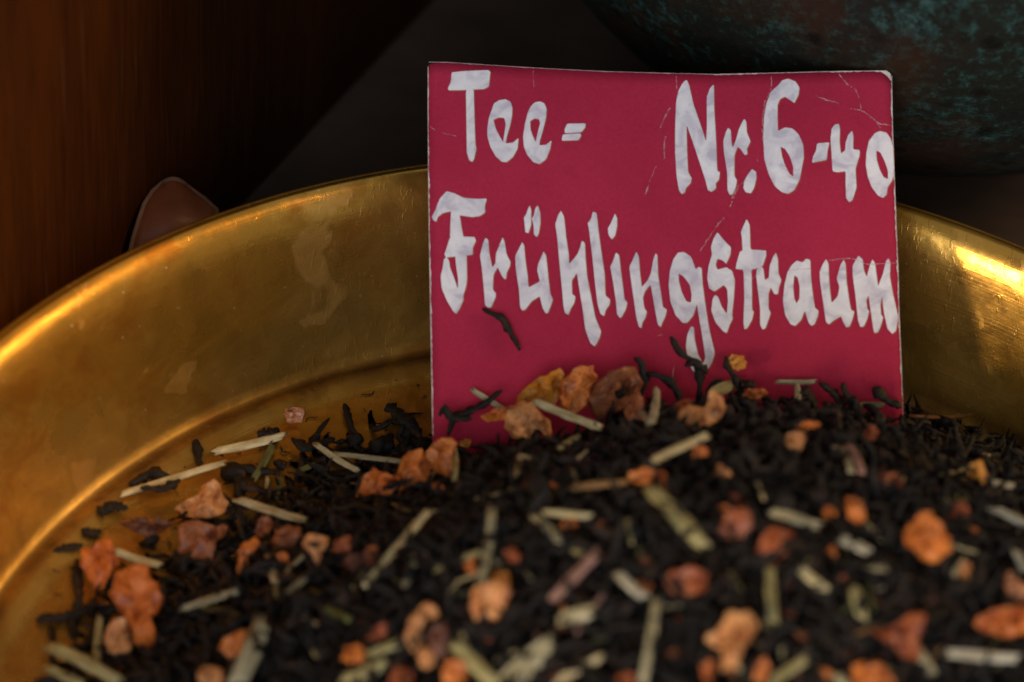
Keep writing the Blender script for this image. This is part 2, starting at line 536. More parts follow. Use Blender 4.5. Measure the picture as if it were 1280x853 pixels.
def card_sheet():
    # structured sheet between the left and right edges so that it can bend
    top = outline[1:15]; rightc = outline[14:25]; bot = outline[24:29]; leftc = [outline[0]] + outline[:28:-1]
    def interp_x(pl, x):
        pl = sorted(pl)
        xs = [p[0] for p in pl]; ys = [p[1] for p in pl]
        return float(np.interp(x, xs, ys))
    NX, NY = 48, 30
    lt, rt_ = outline[1], outline[14]
    V, Fc = [], []
    L = sorted([(p[1], p[0]) for p in leftc + [outline[1]] + [outline[28]]]); R = sorted([(p[1], p[0]) for p in rightc])
    for side in (0, 1):
        for j in range(NY + 1):
            tj = j / NY
            for i in range(NX + 1):
                ti = i / NX
                x = 535.3 + (1113 - 535.3) * ti
                yt = interp_x(top, x)
                yb = 584 + (596 - 584) * ti
                y = yt + (yb - yt) * tj
                xl = float(np.interp(y, [p[0] for p in L], [p[1] for p in L]))
                xr = float(np.interp(y, [p[0] for p in R], [p[1] for p in R]))
                px = xl + (xr - xl) * ti
                if i in (0, NX): px += random.uniform(-0.5, 0.5)
                if j == 0: y += random.uniform(-0.4, 0.4)
                if i == NX and j == 0: px -= 3; y += 1.5
                if i == 0 and j == 0: px += 1.5; y += 1.5
                u, v = card_uv(px, y)
                V.append(card_pt(u, v, 0 if side == 0 else -TH))
    n1 = NX + 1; half = (NY + 1) * n1
    for j in range(NY):
        for i in range(NX):
            a = j * n1 + i
            Fc.append((a, a + n1, a + n1 + 1, a + 1))
            Fc.append((half + a, half + a + 1, half + a + n1 + 1, half + a + n1))
    nface = len(Fc)
    loop = [i for i in range(n1)] + [j * n1 + NX for j in range(1, NY + 1)] + [NY * n1 + i for i in range(NX - 1, -1, -1)] + [j * n1 for j in range(NY - 1, 0, -1)]
    for a, b in zip(loop, loop[1:] + loop[:1]):
        Fc.append((a, b, half + b, half + a))
    o = mesh_obj('card_sheet', V, Fc, CARD, card, smooth=False)
    o.data.materials.append(PAPER)
    for p in o.data.polygons[nface:]: p.material_index = 1
    for p in o.data.polygons[:nface]: p.use_smooth = True
card_sheet()

def chaikin(pts, k=0.18):
    out = []
    n = len(pts)
    for i in range(n):
        a, b = pts[i], pts[(i + 1) % n]
        out.append((a[0] + (b[0] - a[0]) * k, a[1] + (b[1] - a[1]) * k))
        out.append((a[0] + (b[0] - a[0]) * (1 - k), a[1] + (b[1] - a[1]) * (1 - k)))
    return out
def flat_shape(name, polys, mat, e, parent, shift=(0, 0), thick=0.00004, smooth=True):
    """polys: outer outline then holes, in photo pixels measured on the card"""
    loops = []
    for pl in polys:
        q = chaikin(pl, 0.10) if smooth else pl
        q = densify(q, 7)
        loops.append([(x + shift[0], y + shift[1]) for x, y in q])
    uv = [[Vector((*card_uv(x, y), 0)) for x, y in lp] for lp in loops]
    tris = tessellate_polygon(uv)
    flat = [p for lp in uv for p in lp]
    V = [card_pt(p.x, p.y, e) for p in flat]
    Fc = []
    for a, b, c in tris:
        A, B, C = flat[a], flat[b], flat[c]
        if (B - A).cross(C - A).z < 0: a, b, c = a, c, b
        Fc.append((a, b, c))
    n0 = len(V)
    V += [card_pt(p.x, p.y, e - thick) for p in flat]
    k = 0
    for lp in uv:
        n = len(lp)
        for i in range(n):
            a, b = k + i, k + (i + 1) % n
            Fc.append((a, b, n0 + b, n0 + a))
        k += n
    return mesh_obj(name, V, Fc, mat, parent, smooth=False)

R1, R2, R3, R4 = (520, 60, 3.878), (820, 60, 3.878), (520, 230, 3.878), (820, 230, 3.4125)
LET = [
 (R1, [[(175,120),(240,113),(361,108),(353,188),(330,200),(283,203),(240,205),(212,207),(158,208),(155,198),(170,165),(172,135)]]),
 (R1, [[(242,200),(280,200),(282,300),(285,400),(288,470),(293,490),(280,545),(270,555),(258,545),(247,510),(245,400)]]),
 (R1, [[(378,270),(405,253),(435,250),(458,262),(467,290),(465,330),(455,380),(440,430),(434,464),(470,460),(497,437),(492,490),(470,530),(440,555),(415,553),(385,525),(360,480),(346,430),(346,390),(355,335),(368,300)],
       [(375,350),(400,338),(428,340),(435,370),(428,420),(422,458),(405,430),(385,390)]]),
 (R1, [[(555,285),(575,265),(600,259),(622,268),(633,295),(630,340),(615,400),(600,450),(598,472),(630,470),(658,448),(650,490),(630,540),(600,563),(570,555),(540,520),(523,480),(519,430),(528,370),(540,320)],
       [(553,355),(575,342),(595,345),(602,365),(590,410),(580,457),(567,430),(555,395)]]),
 (R1, [[(733,367),(823,365),(820,385),(803,408),(722,413),(720,395)]]),
 (R1, [[(712,419),(797,414),(800,425),(788,447),(708,450),(707,440)]]),
 (R2, [[(148,155),(160,180),(180,270),(215,370),(243,455),(247,380),(246,240),(262,195),(280,178),(282,300),(290,430),(297,595),(310,603),(305,640),(290,655),(292,680),(270,697),(252,690),(240,640),(210,550),(180,460),(148,370),(150,480),(155,600),(173,630),(168,655),(145,680),(140,700),(125,708),(112,690),(100,620),(93,500),(93,380),(98,260),(110,205),(130,170)]]),
 (R2, [[(350,388),(362,400),(365,460),(372,485),(390,440),(400,400),(415,365),(428,345),(437,360),(440,410),(458,455),(440,490),(443,515),(430,520),(410,490),(395,480),(380,520),(380,620),(392,640),(388,670),(372,710),(358,712),(347,690),(345,600),(330,510),(326,450),(340,405)]]),
 (R2, [[(465,588),(483,600),(487,630),(475,680),(460,705),(435,700),(424,680),(428,645),(445,615)]]),
 (R2, [[(590,185),(610,160),(640,151),(675,165),(694,195),(690,230),(670,270),(650,255),(625,238),(600,250),(588,280),(588,340),(590,405),(625,387),(660,392),(690,420),(712,470),(716,530),(705,590),(695,640),(670,690),(640,708),(610,700),(575,670),(545,610),(525,540),(520,440),(523,340),(535,270),(555,215)],
       [(603,480),(625,490),(650,530),(665,580),(665,625),(645,610),(625,570),(610,525)]]),
 (R2, [[(780,465),(840,460),(830,500),(826,545),(800,550),(755,558),(760,530),(775,500)]]),
 (R2, [[(865,375),(885,370),(890,400),(888,460),(895,515),(915,500),(918,460),(930,425),(948,405),(955,430),(953,495),(985,498),(985,525),(970,570),(965,590),(970,680),(950,740),(935,750),(920,730),(918,660),(918,600),(880,605),(855,600),(850,520),(845,440),(850,395)]]),
 (R2, [[(1060,415),(1085,407),(1115,415),(1135,445),(1147,490),(1148,620),(1140,650),(1120,680),(1115,715),(1098,730),(1075,720),(1045,680),(1025,630),(1015,570),(1018,510),(1030,455)],
       [(1065,500),(1085,510),(1105,550),(1122,600),(1122,640),(1100,630),(1080,590),(1067,540)]]),
 (R3, [[(150,38),(190,50),(230,70),(290,75),(343,73),(333,110),(335,140),(310,158),(270,163),(210,155),(170,135),(130,145),(105,165),(98,187),(85,180),(77,165),(95,130),(115,75)]]),
 (R3, [[(170,130),(210,145),(220,210),(230,262),(245,345),(247,470),(240,510),(228,545),(230,565),(210,610),(195,633),(180,620),(150,570),(125,510),(120,450),(130,410),(135,370),(148,358),(160,375),(165,410),(185,460),(203,515),(205,470),(195,400),(190,350),(165,260),(167,200)]]),
 (R3, [[(165,262),(230,258),(285,260),(290,280),(275,310),(275,345),(240,350),(190,355),(145,360),(138,345),(150,310)]]),
 (R3, [[(338,263),(350,275),(355,340),(370,410),(385,385),(388,340),(400,310),(420,260),(430,285),(438,340),(458,380),(455,400),(440,430),(435,465),(420,455),(395,405),(375,445),(372,515),(387,530),(385,550),(365,600),(350,603),(335,590),(328,500),(318,400),(310,350),(325,290)]]),
 (R3, [[(550,105),(558,125),(558,200),(545,240),(530,235),(527,200),(523,165),(535,145)]]),
 (R3, [[(590,105),(602,140),(603,190),(595,240),(585,258),(572,245),(570,200),(562,170),(572,150),(578,120)]]),
 (R3, [[(515,283),(524,300),(530,370),(540,440),(545,503),(590,480),(600,470),(588,420),(592,390),(605,360),(618,328),(630,345),(640,440),(650,530),(663,560),(655,585),(640,625),(628,628),(613,600),(600,545),(560,570),(530,610),(515,615),(505,600),(500,520),(485,420),(481,350),(497,320)]]),
 (R3, [[(703,130),(718,160),(728,260),(740,340),(742,390),(780,345),(795,310),(805,275),(818,285),(822,360),(830,450),(850,550),(870,650),(898,715),(890,745),(875,775),(865,787),(845,770),(822,710),(810,620),(795,530),(780,430),(755,470),(757,535),(772,545),(768,575),(750,605),(738,635),(722,625),(715,590),(705,480),(695,380),(685,260),(675,195),(690,150)]]),
 (R3, [[(858,135),(875,140),(885,230),(900,340),(915,440),(918,540),(942,560),(938,585),(920,610),(912,640),(895,630),(880,580),(868,480),(855,350),(840,230),(833,190),(848,170)]]),
 (R3, [[(965,143),(975,165),(975,205),(965,250),(950,268),(935,250),(930,215),(945,190)]]),
 (R3, [[(970,332),(985,345),(993,420),(1005,510),(1010,555),(1025,575),(1018,605),(1000,640),(990,650),(975,630),(970,570),(955,470),(942,400),(955,375)]]),
 (R3, [[(1068,327),(1080,350),(1085,420),(1095,500),(1125,465),(1140,430),(1150,370),(1162,335),(1170,345),(1175,450),(1190,540),(1197,595),(1217,607),(1210,640),(1195,670),(1187,693),(1173,680),(1160,610),(1138,485),(1110,520),(1100,550),(1107,600),(1120,618),(1112,650),(1098,670),(1093,698),(1080,690),(1068,640),(1055,550),(1042,460),(1035,400),(1050,370)]]),
 (R4, [[(75,320),(95,292),(120,290),(150,310),(170,365),(182,353),(195,358),(200,430),(212,520),(228,620),(252,720),(240,760),(215,800),(160,800),(140,760),(128,690),(135,640),(150,607),(162,610),(165,660),(180,725),(202,765),(212,740),(205,690),(190,600),(175,510),(160,560),(135,590),(115,592),(85,560),(62,500),(55,430),(60,370)],
       [(97,380),(120,395),(145,430),(153,470),(150,505),(130,500),(110,460),(97,410)]]),
 (R4, [[(262,205),(290,240),(320,270),(318,300),(300,340),(285,325),(262,318),(255,345),(262,365),(300,355),(325,370),(337,410),(333,480),(325,555),(328,575),(315,600),(303,635),(290,630),(255,590),(237,540),(242,490),(252,473),(265,480),(280,520),(303,555),(308,500),(305,450),(290,430),(250,458),(228,445),(219,400),(225,350),(240,300),(235,270),(245,235)]]),
 (R4, [[(387,150),(400,175),(403,280),(440,282),(470,285),(470,305),(455,350),(430,360),(407,365),(410,450),(410,535),(418,545),(410,580),(390,615),(378,620),(374,590),(378,480),(374,365),(340,362),(345,335),(358,290),(370,283),(367,230),(363,205),(375,175)]]),
 (R4, [[(430,365),(445,350),(458,360),(465,410),(482,400),(485,350),(500,310),(512,293),(520,320),(522,380),(535,410),(525,440),(520,470),(505,470),(490,440),(480,470),(480,530),(490,550),(480,580),(468,615),(455,620),(445,600),(445,530),(435,450),(428,390)]]),
 (R4, [[(580,345),(600,328),(625,335),(640,320),(658,325),(660,400),(670,480),(678,530),(693,540),(690,565),(675,600),(662,605),(650,590),(635,540),(620,580),(595,605),(575,600),(552,560),(542,500),(548,430),(562,375)],
       [(590,390),(605,400),(613,440),(612,490),(600,510),(590,490),(585,440)]]),
 (R4, [[(725,322),(735,340),(738,420),(748,510),(775,480),(782,440),(770,405),(785,350),(800,325),(808,345),(812,420),(825,510),(832,540),(845,545),(838,575),(825,610),(810,612),(798,590),(788,565),(755,585),(738,600),(725,590),(712,500),(700,420),(698,375),(710,345)]]),
 (R4, [[(862,308),(880,325),(885,370),(897,400),(912,345),(922,325),(932,340),(940,400),(945,440),(965,390),(980,330),(990,320),(997,340),(995,400),(1010,480),(1029,565),(1029,590),(1020,630),(1005,643),(985,620),(970,550),(962,480),(955,520),(958,560),(967,570),(958,605),(945,635),(930,638),(925,620),(915,550),(905,475),(895,500),(900,535),(908,545),(900,575),(885,610),(870,612),(860,580),(850,480),(838,390),(838,350)]]),
]
for i, (reg, polys) in enumerate(LET):
    ox, oy, sc = reg
    pp = [[(ox + x / sc, oy + y / sc) for x, y in pl] for pl in polys]
    e = 0.00009 + 0.000012 * (i % 3)
    L = flat_shape('letter', pp, PAINT, e, card)
    flat_shape('letter_fringe', pp, FRINGE, e - 0.00004, L, (1.2, 1.1), 0.00002)  # orange copy of the letter, offset right and down beneath it

CREASE = [
 (R1, [(1232,290),(1203,345),(1185,385)], 1), (R1, [(1212,428),(1200,470),(1208,540)], 1), (R1, [(1165,572),(1135,640),(1112,710)], .9),
 (R1, [(66,385),(92,402)], .9), (R1, [(130,415),(195,430)], .8), (R1, [(568,112),(570,190)], .4),
 (R2, [(98,140),(100,200)], 1), (R2, [(560,140),(557,200),(527,265),(517,340),(515,400),(520,470)], .9),
 (R2, [(885,130),(925,180),(965,205),(985,250),(990,300)], 1), (R2, [(770,235),(850,262),(895,275)], 1), (R2, [(940,297),(990,305),(1050,345),(1075,370),(1130,380)], 1.2),
 (R2, [(1070,370),(1093,405)], 1), (R2, [(500,520),(490,550)], .7), (R2, [(440,640),(400,670),(360,770)], .8), (R2, [(330,825),(300,853)], .8), (R2, [(48,320),(20,385)], .9), (R2, [(45,425),(40,540)], .8),
 (R4, [(340,20),(315,100)], .9), (R4, [(290,145),(245,200),(180,300)], .7), (R4, [(410,405),(440,380)], .7), (R4, [(735,328),(830,318),(900,345),(1025,340)], 1), (R4, [(555,370),(670,360)], .8),
 (R3, [(1128,10),(1112,50)], .8), ((760, 400, 5.33), [(440,300),(430,390)], .7), (R3, [(1170,737),(1195,730)], .7)]
for reg, pl, w in CREASE:
    ox, oy, sc = reg
    pts = densify([(ox + x / sc, oy + y / sc) for x, y in pl], 2.2, False)
    pts = [(x + random.uniform(-.6, .6), y + random.uniform(-.6, .6)) for x, y in pts]
    V, Fc = [], []
    prev = None
    for i, (x, y) in enumerate(pts):
        a = pts[max(0, i - 1)]; b = pts[min(len(pts) - 1, i + 1)]
        dx, dy = b[0] - a[0], b[1] - a[1]; q = math.hypot(dx, dy) or 1
        ww = w * random.uniform(0.06, 0.55)
        for s_ in (-1, 1):
            u, v = card_uv(x - dy / q * ww * s_, y + dx / q * ww * s_)
            V.append(card_pt(u, v, 0.000125))
        if i and random.random() < 0.88:
            Fc.append((2 * i - 2, 2 * i - 1, 2 * i + 1, 2 * i))
    if Fc:
        mesh_obj('crease', V, Fc, CREASEM, card, False)
# rubbed white edges
for nm, pl, wmax, side in (('worn_edge', [(535, 84), (535, 140), (535.6, 220), (536.6, 300), (538, 380), (539.6, 470), (541, 545)], 2.3, (1, 0)),
                     ('worn_edge', [(1114, 96), (1115, 160), (1117, 215), (1119.5, 280), (1122, 340), (1123.5, 400), (1126, 460), (1128.3, 520), (1129.4, 560)], 2.2, (-1, 0)),
                     ('worn_edge', [(536, 78.5), (560, 78.6), (600, 80.8), (650, 83.9), (700, 86.6), (760, 89.5), (840, 92), (895, 93.3), (960, 92), (1047, 90), (1108, 89.6)], 1.8, (0, 1))):
    pts = densify(pl, 3.0, False)
    V, Fc = [], []
    for i, (x, y) in enumerate(pts):
        k = 0.5 + 0.5 * noise.noise(Vector((x * .05, y * .05, 2))) 
        ww = wmax * max(0.10, k * random.uniform(0.3, 1.2)) * (0.25 if side[1] and x < 890 else 1)
        for q in (-0.2, ww):
            u, v = card_uv(x + side[0] * q, y + side[1] * q)
            V.append(card_pt(u, v, 0.00006))
        if i: Fc.append((2 * i - 2, 2 * i - 1, 2 * i + 1, 2 * i))
    mesh_obj(nm, V, Fc, PAPER, card, False)
flat_shape('worn_corner', [[(1098, 89.6), (1108, 89.8), (1112.5, 93.5), (1113.5, 103), (1109, 97), (1104, 93)]], PAPER, 0.00008, card)

# ------------------------------------------------------------------ tea leaves: shape library
def leaf_shape(L, R, bend, rings=9, sides=6, seed=0, spine=None, j0=0.6, j1=1.35):
    r = random.Random(seed)
    if spine is None:
        pts = []
        ang = r.uniform(-bend, bend); ang2 = r.uniform(-bend, bend) * 0.7
        p = Vector((0, 0, 0)); dvec = Vector((1, 0, 0))
        k1, k2 = r.uniform(-bend, bend), r.uniform(-bend, bend) * 0.6
        kink = r.randint(2, rings - 3); kk = r.uniform(-1, 1) * bend * 1.3
        for i in range(rings):
            pts.append(p.copy())
            a = k1 / rings + (kk if i == kink else 0) + r.uniform(-.16, .16)
            b = k2 / rings + r.uniform(-.14, .14)
            dvec = Matrix.Rotation(a, 3, 'Z') @ Matrix.Rotation(b, 3, 'Y') @ dvec
            p = p + dvec * (L / (rings - 1))
        c = sum(pts, Vector()) / rings
        pts = [q - c for q in pts]
    else:
        pts = spine; rings = len(pts)
    flat = r.uniform(0.35, 0.8); tw = r.uniform(-2.5, 2.5); ph = r.uniform(0, 6.28)
    V, Fc = [], []
    for i, q in enumerate(pts):
        t = i / (rings - 1)
        tan = (pts[min(rings - 1, i + 1)] - pts[max(0, i - 1)]).normalized()
        up = Vector((0, 0, 1)) if abs(tan.z) < 0.9 else Vector((1, 0, 0))
        sx = tan.cross(up).normalized(); sy = sx.cross(tan)
        env = (0.55 + 0.45 * math.sin(math.pi * min(1, max(0, t)) ** 0.8)) * r.uniform(0.65, 1.25)
        if i in (0, rings - 1): env *= 0.55
        for k in range(sides):
            a = 2 * math.pi * k / sides + ph + tw * t
            rad = R * env * r.uniform(j0, j1)
            cx, cy = math.cos(a) * rad, math.sin(a) * rad * flat
            V.append(q + sx * cx + sy * cy)
    for i in range(rings - 1):
        for k in range(sides):
            k2_ = (k + 1) % sides
            Fc.append((i * sides + k, i * sides + k2_, (i + 1) * sides + k2_, (i + 1) * sides + k))
    Fc.append(tuple(range(sides - 1, -1, -1)))
    Fc.append(tuple((rings - 1) * sides + k for k in range(sides)))
    return V, Fc

LIB = []
for i in range(36):
    if i % 6 == 5:
        LIB.append(leaf_shape(random.uniform(.0025, .0045), random.uniform(.0009, .0016), 0.8, 6, 6, 100 + i))
    else:
        LIB.append(leaf_shape(random.uniform(.005, .0125), random.uniform(.00042, .00082), random.uniform(0.6, 2.3), 9, 6, 100 + i))
LIB_ME = []
for i, (V, Fc) in enumerate(LIB):
    me = bpy.data.meshes.new('tea_leaf')
    me.from_pydata([tuple(v) for v in V], [], Fc)
    me.polygons.foreach_set('use_smooth', [True] * len(me.polygons))
    me.materials.append(LEAF)
    LIB_ME.append(me)

def surf_rot(x, y, tilt):
    n = heap_normal(x, y)
    t = Vector((1, 0, 0)); t = (t - n * t.dot(n)).normalized()
    b = n.cross(t)
    M = Matrix((t, b, n)).transposed()
    return M @ Matrix.Rotation(random.uniform(0, 6.283), 3, 'Z') @ Matrix.Rotation(random.gauss(0, tilt), 3, 'Y') @ Matrix.Rotation(random.uniform(0, 6.283), 3, 'X')

def behind_card(P, margin=0.001):
    q = P - CO
    u, v = q.dot(CW), q.dot(CV)
    return abs(u) < 0.042 and -0.045 < v and q.dot(CN) < margin
def card_gap(P):
    q = P - CO
    return q.dot(CN), q.dot(CW)

# bulk of the heap: one mass
bv, bf, nv = [], [], 0
count = 0
tries = 0
while count < 9000 and tries < 60000:
    tries += 1
    x = random.uniform(-0.10, 0.125); y = random.uniform(-0.135, 0.065)
    r = heap_rho(x, y)
    if r > 1.12: continue
    if r > 0.90 and random.random() < min(0.95, (r - 0.90) / 0.22 + 0.15): continue
    h = heap_h(x, y)
    if not in_dish(x, y, h, 0.006): continue
    px, py, z = project((x, y, h))
    if (py > 960 or px > 1420) and random.random() < 0.6: continue
    i = random.randrange(len(LIB))
    V, Fc = LIB[i]
    lift = random.uniform(-0.0012, 0.0014) if h > 0.002 else 0.0007
    rot = surf_rot(x, y, 0.42 if h > 0.003 else 0.06)
    P = Vector((x, y, h + lift))
    gp, gu = card_gap(P)
    if abs(gu) < 0.041 and abs(gp) < 0.0035: continue
    sc = random.uniform(0.75, 1.2)
    A = np.array([tuple(v) for v in V]) * sc
    A = A @ np.array(rot).T + np.array(P)
    A[:, 2] = np.maximum(A[:, 2], 0.0003)
    bv.append(A); bf.extend([tuple(q + nv for q in f) for f in Fc]); nv += len(A)
    count += 1
# dust and crumbs trailing over the bare brass
count = 0
while count < 420:
    a = random.uniform(1.2, 3.9)
    rr_ = 0.86 + abs(random.gauss(0, 0.13))
    x = HC.x + math.cos(a) * 0.10 * rr_; y = HC.y + math.sin(a) * 0.0815 * rr_
    if not in_dish(x, y, 0.001, 0.004): continue
    V, Fc = LIB[random.randrange(len(LIB))]
    sc = random.uniform(0.06, 0.30)
    A = np.array([tuple(v) for v in V]) * sc
    A = A @ np.array(Matrix.Rotation(random.uniform(0, 6.28), 3, 'Z')).T + np.array((x, y, heap_h(x, y) + 0.0004))
    A[:, 2] = np.maximum(A[:, 2], 0.0002)
    bv.append(A); bf.extend([tuple(q + nv for q in f) for f in Fc]); nv += len(A)
    count += 1
# mound below them
N = 150
xs = np.linspace(-0.105, 0.13, N); ys = np.linspace(-0.14, 0.07, N)
grid = np.zeros((N, N), int) - 1
mv = []
for i, x in enumerate(xs):
    for j, y in enumerate(ys):
        h = heap_h(x, y)
        z = h - 0.0016 + 0.0008 * noise.noise(Vector((x * 600, y * 600, 0)))
        rr_ = math.hypot(x - BC.x, y - BC.y)
        if z > 0.0004 and rr_ < 0.1035 + z * 0.36:
            grid[i, j] = nv + len(mv); mv.append((x, y, z))
for i in range(N - 1):
    for j in range(N - 1):
        q = (grid[i, j], grid[i + 1, j], grid[i + 1, j + 1], grid[i, j + 1])
        if min(q) >= 0: bf.append(tuple(int(a) for a in q))
bulk = mesh_obj('tea_leaf_mass', np.concatenate(bv + [np.array(mv)]).tolist(), bf, LEAF)
tag(bulk, 'dense heap of black tea leaves filling the brass dish', 'tea leaves', kind='stuff')

# single leaves lying on top of the heap
GL = 'black tea leaves of the heap'
placed = 0
tries = 0
while placed < 245 and tries < 9000:
    tries += 1
    px, py = random.uniform(60, 1275), 505 + 345 * random.random() ** 0.8
    P = hit_heap(px, py, random.choice((0.001, 0.001, 0.0018, 0.0028)) if heap_h(*at_z(px, py, 0.01).xy) > 0.006 else 0.001)
    if heap_rho(P.x, P.y) > 1.0 or not in_dish(P.x, P.y, P.z, 0.006): continue
    gp, gu = card_gap(P)
    if gp < 0.005 and abs(gu) < 0.045: continue
    o = bpy.data.objects.new('tea_leaf', LIB_ME[random.randrange(len(LIB_ME))])
    COL.objects.link(o)
    h = heap_h(P.x, P.y)
    rot = surf_rot(P.x, P.y, 0.35 if h > 0.003 else 0.05).to_4x4()
    rot.translation = P
    o.matrix_world = rot @ Matrix.Scale(random.uniform(0.95, 1.35), 4)
    if py < 560: where = 'black tea leaf on the crest of the heap just under the card'
    elif px < 430: where = 'black tea leaf on the thin edge of the heap among the fruit cluster'
    elif py > 745: where = 'blurred black tea leaf at the very front of the heap'
    elif px > 1000: where = 'black tea leaf on the heap side facing the brass wall'
    else: where = 'black tea leaf in the middle of the heap'
    tag(o, where, 'tea leaf', GL)
    placed += 1

def pix_path(pts, mode, off, clear=0.0):
    out = []
    for (x, y) in pts:
        if mode == 'card':
            P = on_card(x, y, off)
            if clear:
                dd = ray(x, y).normalized(); k_ = 0
                while P.z < heap_h(P.x, P.y) + clear and k_ < 60:
                    P = P - dd * 0.0005; k_ += 1
            out.append(P)
        elif mode == 'floor': out.append(at_z(x, y, off))
        else: out.append(hit_heap(x, y, off))
    return out
def smooth_path(pts, n):
    # resample a polyline evenly
    L = [0]
    for a, b in zip(pts, pts[1:]): L.append(L[-1] + (b - a).length)
    out = []
    for i in range(n):
        s_ = L[-1] * i / (n - 1)
        for k in range(len(L) - 1):
            if s_ <= L[k + 1] + 1e-12:
                t = (s_ - L[k]) / max(1e-9, L[k + 1] - L[k]); out.append(pts[k].lerp(pts[k + 1], t)); break
    return out
def traced_leaf(pts, w, label, mode='heap', off=0.0012, seed=0, group=None):
    P = pix_path(pts, mode, off)
    c = sum(P, Vector()) / len(P)
    n = 13
    sp = smooth_path([p - c for p in P], n)
    R = w * 0.62 * (c - CAM).dot(CF) / FPX
    V, Fc = leaf_shape(0, R, 0, n, 7, seed, sp, 0.72, 1.22)
    o = mesh_obj('tea_leaf', V, Fc, LEAF)
    o.location = c
    if mode != 'card':
        dz = 0.0002 - min((v.z + c.z) for v in V)
        if dz > 0: o.location.z += dz
    tag(o, label, 'tea leaf', group)
    return o
LEAVES = [
 ([(603,386),(628,398),(636,412),(650,438)], 9, 'black kinked tea leaf clinging to the red card below the lettering', 'card', .0012),
 ([(560,545),(566,522),(585,516),(604,506),(628,488)], 10, 'black curved tea leaf against the lower edge of the card beside the straw sliver', 'card', .004),
 ([(549,520),(556,508),(562,522),(590,524)], 10, 'short dark leaf hooked under the curved leaf at the card edge', 'card', .0048),
 ([(838,421),(848,438),(860,448),(872,456),(876,475),(872,505)], 10, 'black tea leaf reaching highest on the card below the long lettering', 'card', .0035),
 ([(856,458),(866,452),(880,460),(884,468)], 11, 'crumpled black leaf clump crossing the tail of the letter g', 'card', .0045),
 ([(904,476),(895,477),(888,488),(880,512)], 10, 'small curled black leaf below the tail of the letter g', 'card', .004),
 ([(907,445),(909,458),(918,471),(926,484),(924,512)], 10, 'black bent leaf beside the little yellow flake on the card', 'card', .004),
 ([(925,482),(936,480),(945,484)], 14, 'stubby black leaf crumb next to the bent leaf under the yellow flake', 'card', .0045),
 ([(792,448),(800,451),(803,460),(806,475),(800,498)], 11, 'forked black leaf scrap above the brown fruit dome', 'card', .004),
 ([(808,466),(825,470),(838,477),(848,492),(852,515)], 11, 'thick black leaf arching over from the brown fruit dome', 'card', .0042),
 ([(1002,484),(1010,494),(1020,512)], 18, 'stout black leaf under the grey straw bar on the card', 'card', .004),
 ([(1024,478),(1038,488),(1050,500),(1054,520)], 12, 'black leaf slanting up against the card right of the grey straw bar', 'card', .004),
 ([(1053,478),(1056,490),(1064,502),(1068,528)], 10, 'reddish black leaf standing up between two dark leaves at the card', 'card', .0042),
 ([(1066,495),(1070,508),(1066,530)], 12, 'short black leaf standing beside the reddish one at the card', 'card', .0044),
 ([(1092,484),(1100,494),(1112,503),(1127,508)], 16, 'broad black leaf at the lower corner of the card edge', 'card', .004),
 ([(1083,515),(1088,530),(1080,545)], 14, 'black leaf under the broad leaf at the card corner', 'card', .005),
 ([(1138,527),(1152,541),(1166,540),(1172,528)], 9, 'thin black leaf curling up beneath the red stick', 'heap', .002),
 ([(1218,556),(1230,546),(1250,546),(1265,556)], 8, 'thin arched black leaf at the tea edge against the brass wall', 'heap', .0025),
 ([(1196,530),(1202,545),(1212,556)], 12, 'black leaf pointing up beside the arched leaf near the brass wall', 'heap', .0022),
 ([(484,506),(500,520),(516,534),(526,548)], 19, 'broad glossy black leaf lying on brass close to the card', 'floor', .0016),
 ([(430,505),(436,522),(441,538),(449,545)], 8, 'thin black leaf with a hooked foot lying on bare brass', 'floor', .001),
 ([(468,566),(478,556),(490,543)], 17, 'plump black leaf below the thin hooked leaf on brass', 'floor', .0014),
 ([(243,546),(247,562),(250,582)], 10, 'single black leaf on brass left of the upper cream straw', 'floor', .001),
 ([(45,774),(75,772),(95,768),(110,760)], 13, 'lone black leaf on bare brass at the outer edge of the tea', 'floor', .0011),
 ([(66,690),(85,684),(104,682)], 12, 'short black leaf on brass beside the small orange fruit piece', 'floor', .001),
 ([(97,700),(96,722),(100,746)], 14, 'upright black leaf under the orange piece at the outer edge', 'floor', .0012),
 ([(102,662),(115,668),(126,664)], 11, 'little black leaf crumb above the small orange fruit piece', 'floor', .001),
 ([(162,606),(190,590),(215,597)], 14, 'black leaf lying behind the long cream straw', 'floor', .0014),
 ([(175,610),(205,612),(225,600)], 12, 'black leaf crossing in front of the long cream straw', 'floor', .0024),
 ([(283,580),(315,588),(350,592)], 11, 'long black leaf behind the green blade on brass', 'floor', .0009),
 ([(296,596),(301,607),(298,622)], 15, 'small black leaf below the end of the long cream straw', 'floor', .0014),
 ([(322,540),(335,545),(348,536)], 14, 'dark brown crumb of leaf by the pink flake', 'floor', .0012),
 ([(365,548),(380,560),(402,555),(418,548)], 13, 'knotted black leaf in front of the pink flake', 'floor', .0018),
 ([(122,640),(140,632),(160,636)], 16, 'crumpled black leaf at the tip of the long cream straw', 'floor', .0016),
]
for i, (pts, w, lab, mode, off) in enumerate(LEAVES):
    traced_leaf(pts, w, lab, mode, off, 500 + i)

